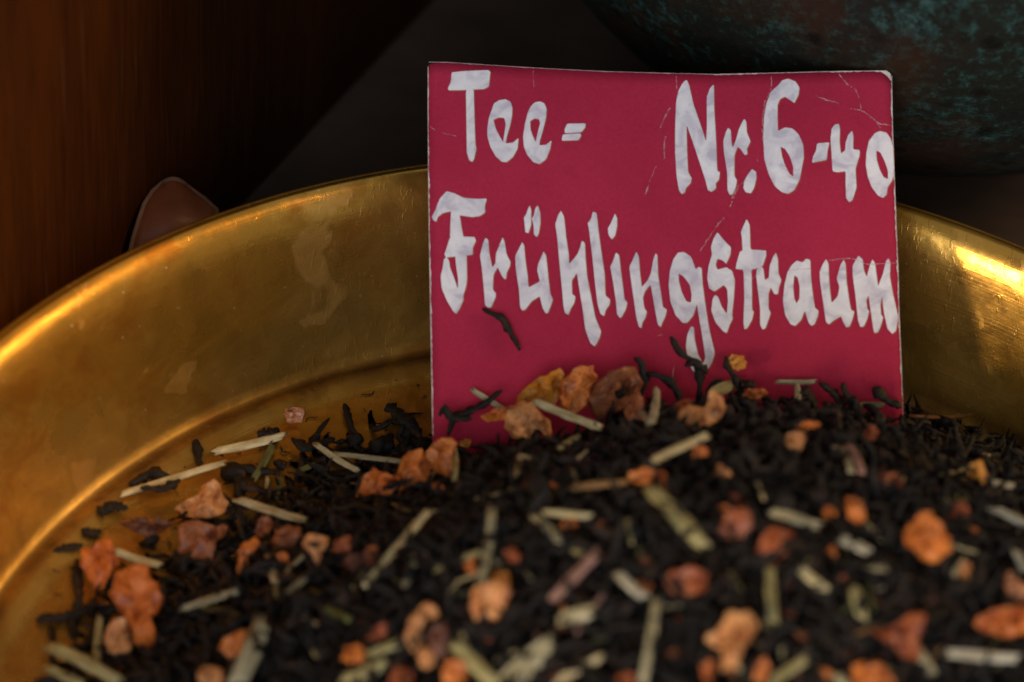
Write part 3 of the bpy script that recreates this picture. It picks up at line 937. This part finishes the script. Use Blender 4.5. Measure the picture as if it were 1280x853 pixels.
# ------------------------------------------------------------------ dried stalk pieces
def stalk_mesh(L, w, curve, seed, thick=0.28, taper=0.15):
    r = random.Random(seed)
    ns, nc = 9, 5
    V, Fc = [], []
    cup = r.uniform(0.06, 0.20) * w
    for side in (0, 1):
        for i in range(ns):
            t = i / (ns - 1)
            x = (t - 0.5) * L
            ww = w * (1 - taper * abs(2 * t - 1) ** 2) * r.uniform(0.84, 1.08)
            yc = curve * L * (t - 0.5) ** 2 * 2
            for k in range(nc):
                c = k / (nc - 1) - 0.5
                xx = x + (r.uniform(-.45, .45) * w if i in (0, ns - 1) else 0) + (0.5 * w * c if i in (0, ns - 1) else 0)
                z = cup * (1 - (2 * c) ** 2) - (0 if side == 0 else thick * w * (0.5 if k in (0, nc - 1) else 1)) + 0.05 * L * r.uniform(-.05, .05)
                V.append(Vector((xx, yc + c * ww, z + thick * w * 0.5)))
    half = ns * nc
    for i in range(ns - 1):
        for k in range(nc - 1):
            a = i * nc + k
            Fc.append((a, a + nc, a + nc + 1, a + 1)); Fc.append((half + a, half + a + 1, half + a + nc + 1, half + a + nc))
    loop = [i * nc for i in range(ns)] + [(ns - 1) * nc + k for k in range(1, nc)] + [i * nc + nc - 1 for i in range(ns - 2, -1, -1)] + [k for k in range(nc - 2, 0, -1)]
    for a, b in zip(loop, loop[1:] + loop[:1]):
        Fc.append((a, half + a, half + b, b))
    return V, Fc
SC = {'cream': (0.62, 0.54, 0.32), 'pale': (0.58, 0.53, 0.32), 'olive': (0.36, 0.33, 0.16), 'green': (0.13, 0.135, 0.045), 'grey': (0.43, 0.40, 0.26),
      'pink': (0.38, 0.22, 0.19), 'brown': (0.34, 0.20, 0.09), 'red': (0.085, 0.026, 0.014), 'white': (0.46, 0.45, 0.37)}
def stalk(p0, p1, w, colr, label, mode='heap', off=0.0016, seed=0, group=None, facing=0.6, cat='stalk piece'):
    A, B = pix_path([p0, p1], mode, off * 0.8 + 0.0012 if mode == 'heap' else off, 0.0036)
    c = (A + B) / 2
    ax = (B - A); L = ax.length; ax.normalize()
    wm = w * 0.9 * (c - CAM).dot(CF) / FPX
    view = (CAM - c).normalized()
    up = heap_normal(c.x, c.y) if mode != 'card' else CN
    nz = (view * facing + up * (1 - facing)); nz = (nz - ax * nz.dot(ax)).normalized()
    ny = nz.cross(ax)
    V, Fc = stalk_mesh(L, wm, random.uniform(-.05, .05), seed)
    o = mesh_obj('stalk_piece', V, Fc, STRAW)
    M = Matrix((ax, ny, nz)).transposed().to_4x4(); M.translation = c
    o.matrix_world = M
    if mode != 'card':
        zl = min((M @ v).z for v in V)
        if zl < 0.0002: o.location.z += 0.0002 - zl
    col = SC[colr] if isinstance(colr, str) else colr
    k = random.uniform(0.88, 1.1)
    o.color = (col[0] * k, col[1] * k, col[2] * k, 1)
    tag(o, label, cat, group)
    return o
ST = [
 ((268,566),(355,546),13,'cream','cream straw piece on bare brass below the pink flake','floor',.0012),
 ((152,618),(282,578),10,'cream','longest cream straw piece crossed by a black leaf on the brass','floor',.0016),
 ((318,600),(342,556),11,'green','short green blade lying between the cream straw and dark leaves','floor',.001),
 ((333,618),(334,597),6,'olive','tiny olive splinter above the notched pale straw','floor',.001),
 ((345,625),(352,597),7,'green','tiny green splinter next to the olive one on brass','floor',.001),
 ((295,625),(380,652),13,'pale','pale straw with a notch above the brown fruit cluster','heap',.002),
 ((142,690),(200,708),11,'pale','pale straw resting on the large rolled red fruit piece','heap',.004),
 ((225,762),(300,738),12,'grey','grey green straw right of the large rolled red fruit piece','heap',.002),
 ((250,758),(300,770),11,'green','olive green straw just under the grey green one','heap',.0012),
 ((120,825),(125,770),11,'olive','upright olive straw left of the rolled fruit piece','heap',.0014),
 ((62,806),(152,852),19,'olive','broad split olive straw at the bottom edge of the tea','heap',.0024),
 ((60,836),(104,856),14,'olive','second olive straw below the broad split one','heap',.0014),
 ((330,780),(298,856),30,'grey','broad grey leaf blade standing in the front of the tea','heap',.003),
 ((335,692),(344,728),11,'cream','small cream chip beside the curled orange ring','heap',.002),
 ((393,556),(446,590),9,'pale','pale straw lower one of a crossing pair on brass','heap',.0016),
 ((415,567),(502,577),8,'grey','grey straw upper one of a crossing pair near the orange peel','heap',.0022),
 ((455,735),(497,683),11,'pale','pale straw forming the lower half of a crooked pair','heap',.0022),
 ((490,693),(534,640),13,'cream','cream straw forming the upper half of a crooked pair','heap',.003),
 ((505,737),(520,695),13,'grey','dull grey straw right of the crooked pair','heap',.0014),
 ((545,712),(602,690),11,'olive','olive straw slanting left of the tall upright straw','heap',.0014),
 ((603,737),(618,635),15,'grey','tall upright grey straw above the pale fruit chunk','heap',.003),
 ((563,535),(574,600),9,'olive','thin upright straw in front of the orange peel pieces','heap',.0032),
 ((590,488),(628,511),8,'grey','thin grey straw sliver against the card crossed by a black leaf','card',.002),
 ((668,503),(752,536),12,'pale','pale straw lying over the fruit cluster at the card','card',.0095),
 ((697,562),(724,545),11,'olive','short olive straw below the fruit cluster','heap',.002),
 ((645,596),(650,570),9,'olive','small bent olive chip left part below the fruit cluster','heap',.002),
 ((648,570),(668,574),8,'pale','small bent pale chip right part below the fruit cluster','heap',.0022),
 ((668,644),(702,677),14,'grey','short grey straw meeting a pale one at the heap middle','heap',.002),
 ((680,640),(737,646),10,'pale','pale straw lying flat over the short grey one','heap',.0026),
 ((712,610),(788,602),11,'brown','brown straw ending at the little orange nugget','heap',.002),
 ((812,578),(882,545),14,'cream','cream straw just below the curved tan fruit piece','heap',.003),
 ((815,612),(882,684),25,'olive','widest olive straw in the middle of the heap','heap',.003),
 ((690,750),(748,690),17,'pink','pinkish straw in the middle of the blurred front','heap',.0026),
 ((700,775),(740,765),22,'grey','pale grey flake below the pinkish straw','heap',.0016),
 ((720,790),(757,738),8,'pink','thin pinkish splinter beside the pinkish straw','heap',.0016),
 ((772,718),(806,748),15,'white','whitish straw left of the dark orange fruit bit','heap',.0022),
 ((822,750),(804,856),13,'grey','long thin grey straw running down to the front edge','heap',.003),
 ((822,487),(816,530),12,'grey','upright straw chip of the V shaped pair at the card','card',.006),
 ((796,510),(815,530),9,'grey','slanted straw chip of the V shaped pair at the card','card',.0068),
 ((970,478),(1019,478),7,'grey','grey straw bar lying against the card like a letter T','card',.003),
 ((996,480),(998,500),9,'grey','short grey straw stem under the bar at the card','card',.0026),
 ((1072,506),(1104,506),8,'olive','olive straw sliver at the card between dark leaves','card',.003),
 ((888,492),(918,480),17,'olive','olive leaf flap behind the curved tan fruit piece','card',.003),
 ((1053,560),(1066,592),10,'grey','grey half of a split straw below the card corner','heap',.0022),
 ((1062,556),(1080,592),12,'pink','pinkish half of a split straw below the card corner','heap',.0026),
 ((965,640),(1024,658),16,'grey','grey straw with brown end left of the orange oval','heap',.002),
 ((1052,674),(1087,690),16,'white','short whitish straw below the orange oval','heap',.0022),
 ((1240,604),(1266,608),11,'white','small whitish chip near the brass wall','heap',.0018),
 ((1242,636),(1284,656),14,'white','bright whitish straw cut by the frame near the brass wall','heap',.0026),
 ((962,710),(966,778),15,'olive','upright olive straw in the blurred front','heap',.0022),
 ((998,710),(1032,738),14,'pale','pale slanting straw in the blurred front','heap',.002),
 ((1068,738),(1078,772),18,'olive','stubby olive straw in the blurred front','heap',.002),
 ((1185,817),(1272,824),15,'white','whitish straw lying level in the front corner','heap',.0024),
 ((1145,810),(1165,840),15,'grey','grey straw under the dark red fruit flake','heap',.0016),
 ((690,855),(750,822),13,'cream','cream straw slanting at the front edge','heap',.002),
 ((625,846),(680,798),9,'grey','thin grey straw beside the grey leaf flake at the front','heap',.0026),
 ((645,850),(690,805),30,'grey','dull grey leaf flake at the front edge','heap',.0012),
 ((568,806),(622,858),22,'olive','broad olive straw with pink edge at the front','heap',.0026),
 ((430,852),(482,832),19,'olive','broad olive straw at the very front edge','heap',.0018),
 ((458,820),(512,798),14,'olive','olive straw between small orange nuggets in front','heap',.002),
 ((962,855),(1006,824),14,'olive','olive straw at the front below the tan fruit shard','heap',.0022),
 ((1270,690),(1282,715),14,'white','whitish chip at the edge of the frame','heap',.002),
 ((1080,706),(1112,712),14,'grey','small grey chip between orange nuggets','heap',.0014),
 ((740,700),(716,688),9,'olive','tiny olive chip above the pinkish straw','heap',.0014),
 ((1046,845),(1060,860),14,'grey','small grey chip at the front edge','heap',.0014),
 ((1192,720),(1206,700),11,'grey','small greyish chip right of the big orange piece','heap',.0014),
 ((1010,705),(1018,698),9,'olive','tiny olive crumb above the pale slanting straw','heap',.0014),
 ((405,760),(440,775),12,'green','dull green chip behind the front nuggets','heap',.0014),
 ((360,742),(385,720),10,'grey','grey chip beside the grey leaf blade','heap',.0014),
 ((395,580),(372,590),8,'green','thin dark green splinter under the crossing pair','floor',.001),
]
for i, (p0, p1, w, c_, lab, mode, off) in enumerate(ST):
    stalk(p0, p1, w, c_, lab, mode, off, 900 + i)
stalk((1138, 523), (1219, 521), 7, 'red', 'thin reddish brown stick lying level beside the card on the brass side', 'heap', 0.0035, 990)

GS = 'small straw splinters among the tea'
k = 0
while k < 100:
    px, py = random.uniform(330, 1275), random.uniform(560, 852)
    P = hit_heap(px, py, 0.001)
    if heap_rho(P.x, P.y) > 0.93: continue
    a = random.uniform(0, math.pi); L = random.uniform(9, 40)
    stalk((px - math.cos(a) * L / 2, py - math.sin(a) * L / 2), (px + math.cos(a) * L / 2, py + math.sin(a) * L / 2), random.uniform(3, 7), random.choice(['olive', 'grey', 'green', 'olive', 'pale', 'brown', 'red', 'cream']),
          'thin straw splinter half buried among the black tea leaves', 'heap', random.uniform(0.0002, 0.0014), 2000 + k, GS)
    k += 1

# ------------------------------------------------------------------ dried fruit pieces
def fruit_mesh(out2d, thick, seed, curl=0.0):
    """out2d: outline in metres round (0,0); inflated on both sides, crumpled"""
    r = random.Random(seed)
    n = len(out2d)
    off = Vector((r.uniform(-50, 50), r.uniform(-50, 50), r.uniform(-50, 50)))
    size = max(math.hypot(*p) for p in out2d)
    jit = [r.uniform(0.88, 1.07) for _ in range(n)]
    sr = [1.0, 0.95, 0.82, 0.6, 0.32]
    V, Fc = [], []
    def crump(p, k):
        q = p / size
        d1 = noise.noise(q * 1.6 + off); d2 = noise.noise(q * 2.7 + off * 1.3); d3 = noise.noise(q * 8 + off)
        return (1.05 * d1 + 0.78 * (0.35 - abs(d2)) + 0.08 * (0.3 - abs(d3))) * k
    for side in (1, -1):
        for s_ in sr:
            if side == -1 and s_ == 1.0: continue
            hgt = thick * 0.66 * max(0, 1 - s_ ** 5) ** 0.5
            for q_, (x, y) in enumerate(out2d):
                if s_ > 0.9: x, y = x * jit[q_], y * jit[q_]
                p = Vector((x * s_, y * s_, side * hgt))
                p.z += crump(Vector((p.x, p.y, 0)), size * 0.42) + curl * (x * x - y * y * 0.3) / size
                p.x += crump(Vector((p.y, p.x, 3.0)), size * 0.10)
                V.append(p)
    m_ = len(sr)
    V.append(Vector((0, 0, thick + crump(Vector((0, 0, 0)), size * 0.42)))); ct = len(V) - 1
    V.append(Vector((0, 0, -thick + crump(Vector((0, 0, 0)), size * 0.42)))); cb = len(V) - 1
    def ring(side, k):
        if side == 1: return k * n
        return 0 if k == 0 else (m_ + k - 1) * n
    for side in (1, -1):
        for k_ in range(m_ - 1):
            a, b = ring(side, k_), ring(side, k_ + 1)
            for i in range(n):
                j = (i + 1) % n
                f = (a + i, a + j, b + j, b + i)
                Fc.append(f if side == 1 else f[::-1])
        a = ring(side, m_ - 1)
        for i in range(n):
            j = (i + 1) % n
            f = (a + i, a + j, ct if side == 1 else cb)
            Fc.append(f if side == 1 else f[::-1])
    return V, Fc
def even_outline(pts, n):
    L = [0]
    cl = pts + [pts[0]]
    for a, b in zip(cl, cl[1:]): L.append(L[-1] + math.hypot(b[0] - a[0], b[1] - a[1]))
    xs = np.interp(np.linspace(0, L[-1], n, endpoint=False), L, [p[0] for p in cl])
    ys = np.interp(np.linspace(0, L[-1], n, endpoint=False), L, [p[1] for p in cl])
    return list(zip(xs, ys))
def _embed(mode, off): return off * 0.8 + 0.0009 if mode == 'heap' else off
FC = {'orange': (0.66, 0.215, 0.040), 'tan': (0.68, 0.33, 0.125), 'brown': (0.30, 0.105, 0.042), 'dark': (0.12, 0.042, 0.026), 'red': (0.54, 0.155, 0.028), 'yellow': (0.70, 0.33, 0.05),
      'pink': (0.62, 0.30, 0.16), 'rust': (0.34, 0.090, 0.026), 'gold': (0.62, 0.26, 0.018)}
def fruit(out, colr, label, mode='heap', off=0.0022, thick=0.35, seed=0, curl=0.0, group=None, face=0.75, name='fruit_piece', cat='fruit piece'):
    cx = sum(p[0] for p in out) / len(out); cy = sum(p[1] for p in out) / len(out)
    C = pix_path([(cx, cy)], mode, _embed(mode, off), 0.0042)[0]
    mpp = (C - CAM).dot(CF) / FPX
    view = (CAM - C).normalized()
    up = CN if mode == 'card' else heap_normal(C.x, C.y)
    nz = (view * face + up * (1 - face)).normalized()
    # project the outline on the tilted plane through C
    ax = (CR - nz * CR.dot(nz)).normalized(); ay = nz.cross(ax)
    pts = []
    for x, y in even_outline(out, 26):
        dd = ray(x, y); t = (C - CAM).dot(nz) / dd.dot(nz)
        q = CAM + dd * t - C
        pts.append((q.dot(ax), q.dot(ay)))
    if sum(a[0] * b[1] - b[0] * a[1] for a, b in zip(pts, pts[1:] + pts[:1])) < 0: pts.reverse()
    size = sum(math.hypot(*p) for p in pts) / len(pts)
    V, Fc = fruit_mesh(pts, size * thick, seed, curl)
    o = mesh_obj(name, V, Fc, FRUIT, None, True)
    o.data.set_sharp_from_angle(angle=math.radians(32))
    M = Matrix((ax, ay, nz)).transposed().to_4x4(); M.translation = C
    o.matrix_world = M
    if mode != 'card':
        zl = min((M @ v).z for v in V)
        if zl < 0.0002: o.location.z += 0.0002 - zl
    k = random.uniform(0.8, 1.0); c_ = FC[colr]
    o.color = (c_[0] * k, c_[1] * k, c_[2] * k, 1)
    tag(o, label, cat, group)
    return o
def blob(cx, cy, rx, ry, seed, rot=0.0):
    r = random.Random(seed)
    n = 11
    out = []
    for i in range(n):
        a = 2 * math.pi * i / n
        k = r.uniform(0.72, 1.15)
        x, y = math.cos(a) * rx * k, math.sin(a) * ry * k
        out.append((cx + x * math.cos(rot) - y * math.sin(rot), cy + x * math.sin(rot) + y * math.cos(rot)))
    return out
FR = [
 ([(646,508),(652,488),(668,475),(690,464),(702,459),(705,468),(700,488),(694,508),(672,512)], 'gold', 'pointed golden yellow peel flake highest left against the card', 'card', .005, .22),
 ([(697,510),(699,480),(712,464),(735,454),(746,458),(748,474),(738,490),(730,512),(714,519)], 'orange', 'bright orange fibrous fruit piece between yellow peel and brown dome', 'card', .0055, .40),
 ([(730,500),(735,482),(752,468),(778,459),(798,459),(805,472),(800,492),(788,512),(762,526),(740,518)], 'brown', 'brown leathery fruit dome against the card', 'card', .006, .5),
 ([(630,535),(634,512),(648,502),(662,500),(674,512),(688,528),(692,545),(684,548),(672,534),(662,550),(640,548)], 'tan', 'tan folded fruit piece in front of the yellow peel', 'card', .0085, .45),
 ([(600,520),(615,512),(640,506),(648,512),(636,526),(610,528)], 'orange', 'thin orange peel wedge touching the red card bottom', 'card', .006, .22),
 ([(790,500),(800,488),(806,498),(808,520),(800,532),(786,528),(778,516)], 'brown', 'dark wrinkled fruit scrap beneath the brown dome', 'card', .0075, .4),
 ([(848,522),(850,510),(862,506),(880,510),(888,504),(884,490),(896,487),(905,496),(907,515),(898,528),(878,536),(858,534)], 'tan', 'curved tan fruit piece shaped like a hook near the card', 'card', .008, .4),
 ([(838,510),(850,500),(868,500),(862,508),(846,516)], 'rust', 'small rusty piece behind the curved tan hook', 'card', .006, .3),
 ([(908,448),(914,443),(928,445),(933,452),(932,460),(922,464),(913,460)], 'yellow', 'little yellow flake touching the card beside a bent black leaf', 'card', .0036, .3),
 ([(925,498),(935,486),(955,486),(960,494),(945,500)], 'orange', 'small orange crumb at the card below the yellow flake', 'card', .004, .3),
 ([(445,618),(450,598),(468,584),(478,592),(500,596),(505,606),(498,620),(478,622),(462,620)], 'red', 'glossy red orange peel piece left end of the peel cluster', 'heap', .004, .35),
 ([(494,606),(497,584),(508,564),(528,562),(538,572),(540,592),(530,606),(512,612)], 'orange', 'orange peel with dark inner side in middle of the peel cluster', 'heap', .0045, .35),
 ([(532,566),(545,552),(562,546),(570,552),(567,575),(562,600),(550,596),(538,584)], 'orange', 'upright orange peel at the right end of the peel cluster', 'heap', .005, .3),
 ([(540,606),(548,600),(556,612),(548,622),(540,616)], 'orange', 'tiny orange crumb under the peel cluster', 'heap', .002, .5),
 ([(572,552),(580,548),(590,550),(586,560),(574,560)], 'yellow', 'tiny yellow crumb beside the upright orange peel', 'heap', .0025, .4),
 ([(355,518),(357,511),(368,508),(381,511),(382,520),(378,529),(360,530)], 'pink', 'pink layered flake lying alone on bare brass', 'floor', .002, .55),
 ([(217,634),(232,622),(246,618),(252,604),(268,600),(282,615),(288,630),(276,640),(262,650),(238,646)], 'tan', 'ragged tan fruit flake below the long cream straw', 'heap', .0035, .25),
 ([(218,700),(220,672),(222,655),(245,650),(262,656),(285,654),(284,668),(268,678),(266,698),(262,712),(240,700)], 'brown', 'brown and tan crumbly fruit chunk under the ragged flake', 'heap', .003, .45),
 ([(144,655),(152,648),(180,646),(206,648),(216,656),(200,668),(182,672),(160,664)], 'dark', 'dark purple brown fruit skin flake beside the crumbly chunk', 'heap', .003, .25),
 ([(98,700),(104,684),(120,680),(138,670),(146,690),(150,704),(136,716),(130,738),(116,736),(106,716)], 'red', 'small red orange fruit piece at the outer end of the tea', 'heap', .0035, .35),
 ([(134,735),(140,716),(162,706),(182,708),(196,722),(205,745),(198,764),(186,772),(196,796),(190,812),(172,814),(164,796),(150,768)], 'red', 'large rolled red orange fruit piece at the side of the tea', 'heap', .0055, .55),
 ([(130,800),(132,782),(144,772),(158,774),(166,800),(162,818),(142,820),(132,814)], 'tan', 'tan fruit flake under the large rolled red piece', 'heap', .0028, .3),
 ([(318,668),(322,650),(336,645),(342,656),(336,668),(326,676)], 'brown', 'brown fruit bit top of the brown cluster', 'heap', .0028, .5),
 ([(340,680),(342,662),(356,655),(376,660),(380,676),(372,690),(354,690)], 'brown', 'wide brown fruit piece in the cluster below the notched straw', 'heap', .003, .45),
 ([(378,682),(382,670),(396,666),(408,672),(410,684),(402,692),(406,712),(396,716),(390,696)], 'tan', 'tan bone shaped fruit piece right of the brown cluster', 'heap', .003, .45),
 ([(296,690),(302,676),(318,672),(330,680),(322,690),(312,686),(306,700),(312,716),(300,728),(296,712)], 'orange', 'curled orange fruit ring left of the brown cluster', 'heap', .0028, .4),
 ([(345,692),(358,690),(364,708),(360,718),(348,706)], 'orange', 'thin orange bit under the brown cluster', 'heap', .002, .4),
 ([(272,812),(280,796),(300,786),(318,784),(316,806),(306,824),(286,824)], 'orange', 'flat orange fruit flake beside the grey leaf blade', 'heap', .003, .3),
 ([(244,845),(252,834),(268,832),(282,840),(280,856),(250,858)], 'tan', 'tan fruit piece at the lower edge by the grey leaf blade', 'heap', .003, .4),
 ([(412,690),(420,675),(440,668),(445,684),(436,692)], 'rust', 'rusty fruit chip right of the bone shaped piece', 'heap', .0024, .4),
 ([(425,708),(436,694),(462,688),(478,692),(472,710),(448,718)], 'dark', 'dark purple fruit skin near the crooked straw pair', 'heap', .0024, .35),
 ([(784,600),(788,588),(806,584),(828,588),(836,600),(830,611),(812,612)], 'orange', 'little orange nugget at the end of the brown straw', 'heap', .003, .55),
 ([(1127,680),(1134,660),(1150,642),(1166,638),(1176,652),(1188,672),(1190,690),(1176,702),(1158,704),(1142,692)], 'orange', 'largest bright orange fruit piece on the near heap side', 'heap', .005, .5),
 ([(1052,632),(1056,620),(1070,620),(1082,638),(1084,652),(1072,658),(1060,650)], 'orange', 'smooth orange oval left of the largest orange piece', 'heap', .003, .6),
 ([(1026,640),(1032,632),(1044,634),(1048,644),(1038,650),(1028,648)], 'orange', 'smaller orange bead beside the orange oval', 'heap', .002, .6),
 ([(980,556),(984,542),(998,538),(1008,546),(1004,562),(992,568)], 'tan', 'tan fruit nugget under the card middle', 'heap', .0028, .5),
 ([(992,532),(1004,527),(1026,530),(1024,536),(1002,538)], 'orange', 'thin orange strip just under the card', 'heap', .0035, .4),
 ([(585,760),(588,740),(602,730),(616,722),(632,726),(640,742),(632,762),(624,778),(606,776),(592,776)], 'tan', 'pale ragged fruit chunk below the tall upright straw', 'heap', .0035, .4),
 ([(628,690),(640,682),(652,694),(650,706),(636,704)], 'rust', 'small rusty bit right of the tall upright straw', 'heap', .002, .5),
 ([(578,708),(588,698),(600,700),(598,714),(586,720)], 'orange', 'small orange bit left of the tall upright straw', 'heap', .002, .5),
 ([(612,728),(622,712),(636,716),(640,730),(626,736)], 'gold', 'golden bit above the pale ragged chunk', 'heap', .0022, .4),
 ([(455,690),(462,682),(472,684),(472,696),(460,698)], 'orange', 'tiny orange bead by the crooked straw pair', 'heap', .002, .6),
 ([(828,726),(840,712),(866,708),(886,718),(884,738),(862,748),(838,742)], 'rust', 'dark orange fruit bit right of the whitish straw', 'heap', .0026, .4),
 ([(898,668),(904,640),(924,632),(942,640),(940,664),(920,678)], 'rust', 'dull rust brown fruit piece right of the widest straw', 'heap', .0022, .45),
 ([(944,690),(950,668),(970,656),(992,662),(998,680),(978,696),(958,702)], 'rust', 'red brown fruit piece below the dull rust one', 'heap', .0024, .45),
 ([(878,800),(890,790),(900,782),(906,768),(930,764),(946,778),(940,800),(926,820),(918,842),(900,840),(902,812),(888,808)], 'tan', 'long tan orange fruit shard in the blurred front', 'heap', .004, .35),
 ([(876,832),(888,822),(896,840),(890,854),(878,848)], 'red', 'small red bit by the foot of the long tan shard', 'heap', .002, .5),
 ([(1085,790),(1110,782),(1140,766),(1158,770),(1150,800),(1148,830),(1128,824),(1110,806)], 'rust', 'dark red fruit flake in the blurred front corner', 'heap', .003, .3),
 ([(1212,776),(1228,764),(1260,758),(1290,756),(1290,792),(1256,800),(1230,792)], 'red', 'deep orange fruit piece cut by the frame edge', 'heap', .0035, .45),
 ([(1062,842),(1070,828),(1092,826),(1112,836),(1122,856),(1064,862)], 'orange', 'orange fruit lump at the front edge below the dark red flake', 'heap', .003, .5),
 ([(940,850),(944,828),(956,820),(962,834),(956,856)], 'orange', 'orange fruit sliver at the front edge right of the shard', 'heap', .0026, .4),
 ([(428,826),(430,810),(446,804),(460,812),(458,828),(440,834)], 'orange', 'round orange nugget in the front beside olive straw', 'heap', .0028, .6),
 ([(458,800),(468,784),(482,776),(486,790),(472,806)], 'rust', 'rusty slip above the round orange nugget', 'heap', .002, .4),
 ([(505,800),(510,776),(520,764),(532,772),(528,800),(516,818)], 'tan', 'tan upright shard in the front cluster', 'heap', .003, .4),
 ([(520,765),(530,752),(545,756),(552,770),(538,776)], 'tan', 'little tan cap on the front cluster', 'heap', .003, .4),
 ([(532,800),(542,780),(558,778),(564,800),(556,824),(540,818)], 'dark', 'mauve brown skin flake in the front cluster', 'heap', .003, .35),
 ([(550,838),(560,824),(580,826),(588,844),(576,858),(554,858)], 'orange', 'orange lump at the front edge of the cluster', 'heap', .0028, .55),
 ([(484,850),(492,834),(510,832),(520,848),(508,860),(488,860)], 'rust', 'rust fruit lump at the front edge left of the cluster', 'heap', .0024, .5),
 ([(520,820),(530,808),(546,812),(544,832),(528,840)], 'tan', 'tan chip under the mauve flake in the front cluster', 'heap', .002, .5),
 ([(864,572),(866,558),(880,556),(888,566),(880,574)], 'orange', 'small orange crumb under the cream straw end', 'heap', .0026, .5),
 ([(892,592),(898,578),(908,584),(916,596),(904,602)], 'tan', 'small tan crumb beside the cream straw', 'heap', .002, .5),
 ([(1208,590),(1212,578),(1224,576),(1234,588),(1236,604),(1228,612),(1222,600),(1212,598)], 'yellow', 'yellowish curled bit near the brass wall', 'heap', .003, .5),
 ([(1088,610),(1096,594),(1120,590),(1132,604),(1124,618),(1102,620)], 'rust', 'dull rust piece above the orange oval', 'heap', .0016, .4),
 ([(1184,650),(1192,632),(1206,624),(1212,640),(1200,656)], 'rust', 'rusty bit right above the largest orange piece', 'heap', .002, .45),
 ([(1198,716),(1202,702),(1214,702),(1216,716),(1210,730),(1200,726)], 'tan', 'small tan nugget right of the largest orange piece', 'heap', .0022, .5),
 ([(1252,732),(1262,712),(1270,722),(1290,738),(1284,752),(1262,750)], 'pink', 'pale pinkish chunk cut by the frame edge', 'heap', .0026, .45),
 ([(770,845),(784,838),(796,846),(790,860),(772,860)], 'rust', 'small rust bit at the front left of the long grey straw', 'heap', .002, .5),
 ([(700,656),(710,646),(724,652),(722,664),(708,668)], 'orange', 'small orange bit under the flat pale straw', 'heap', .0014, .5),
 ([(1030,690),(1040,682),(1048,690),(1044,700),(1034,700)], 'orange', 'small orange bit left of the short whitish straw', 'heap', .0016, .5),
 ([(1078,540),(1090,530),(1100,540),(1094,552),(1082,552)], 'rust', 'small rusty bit under the card corner', 'heap', .003, .4),
 ([(604,760),(596,770),(590,752),(600,744)], 'orange', 'little orange nub on the pale ragged chunk', 'heap', .0046, .5),
 ([(690,850),(700,836),(716,840),(712,856)], 'red', 'small red bit at the front edge under the cream straw', 'heap', .0016, .5),
 ([(790,738),(800,726),(816,730),(812,744),(800,750)], 'orange', 'orange crumb touching the whitish straw', 'heap', .002, .5),
]
for i, row in enumerate(FR):
    out, c_, lab, mode, off, th = row
    fruit(out, c_, lab, mode, off, th, 3000 + i, random.uniform(-0.5, 0.5))
GF = 'tiny fruit crumbs among the tea'
k = 0
while k < 95:
    px, py = random.uniform(300, 1275), random.uniform(570, 852)
    P = hit_heap(px, py, 0.001)
    if heap_rho(P.x, P.y) > 0.93: continue
    s_ = random.uniform(4, 12)
    fruit(blob(px, py, s_, s_ * random.uniform(.6, 1), 4000 + k), random.choice(['rust', 'brown', 'dark', 'orange', 'rust', 'dark']), 'tiny fruit crumb half buried among the black tea leaves', 'heap', random.uniform(-0.0002, 0.001), 0.5, 4100 + k, 0, GF)
    k += 1
bpy.context.view_layer.update()
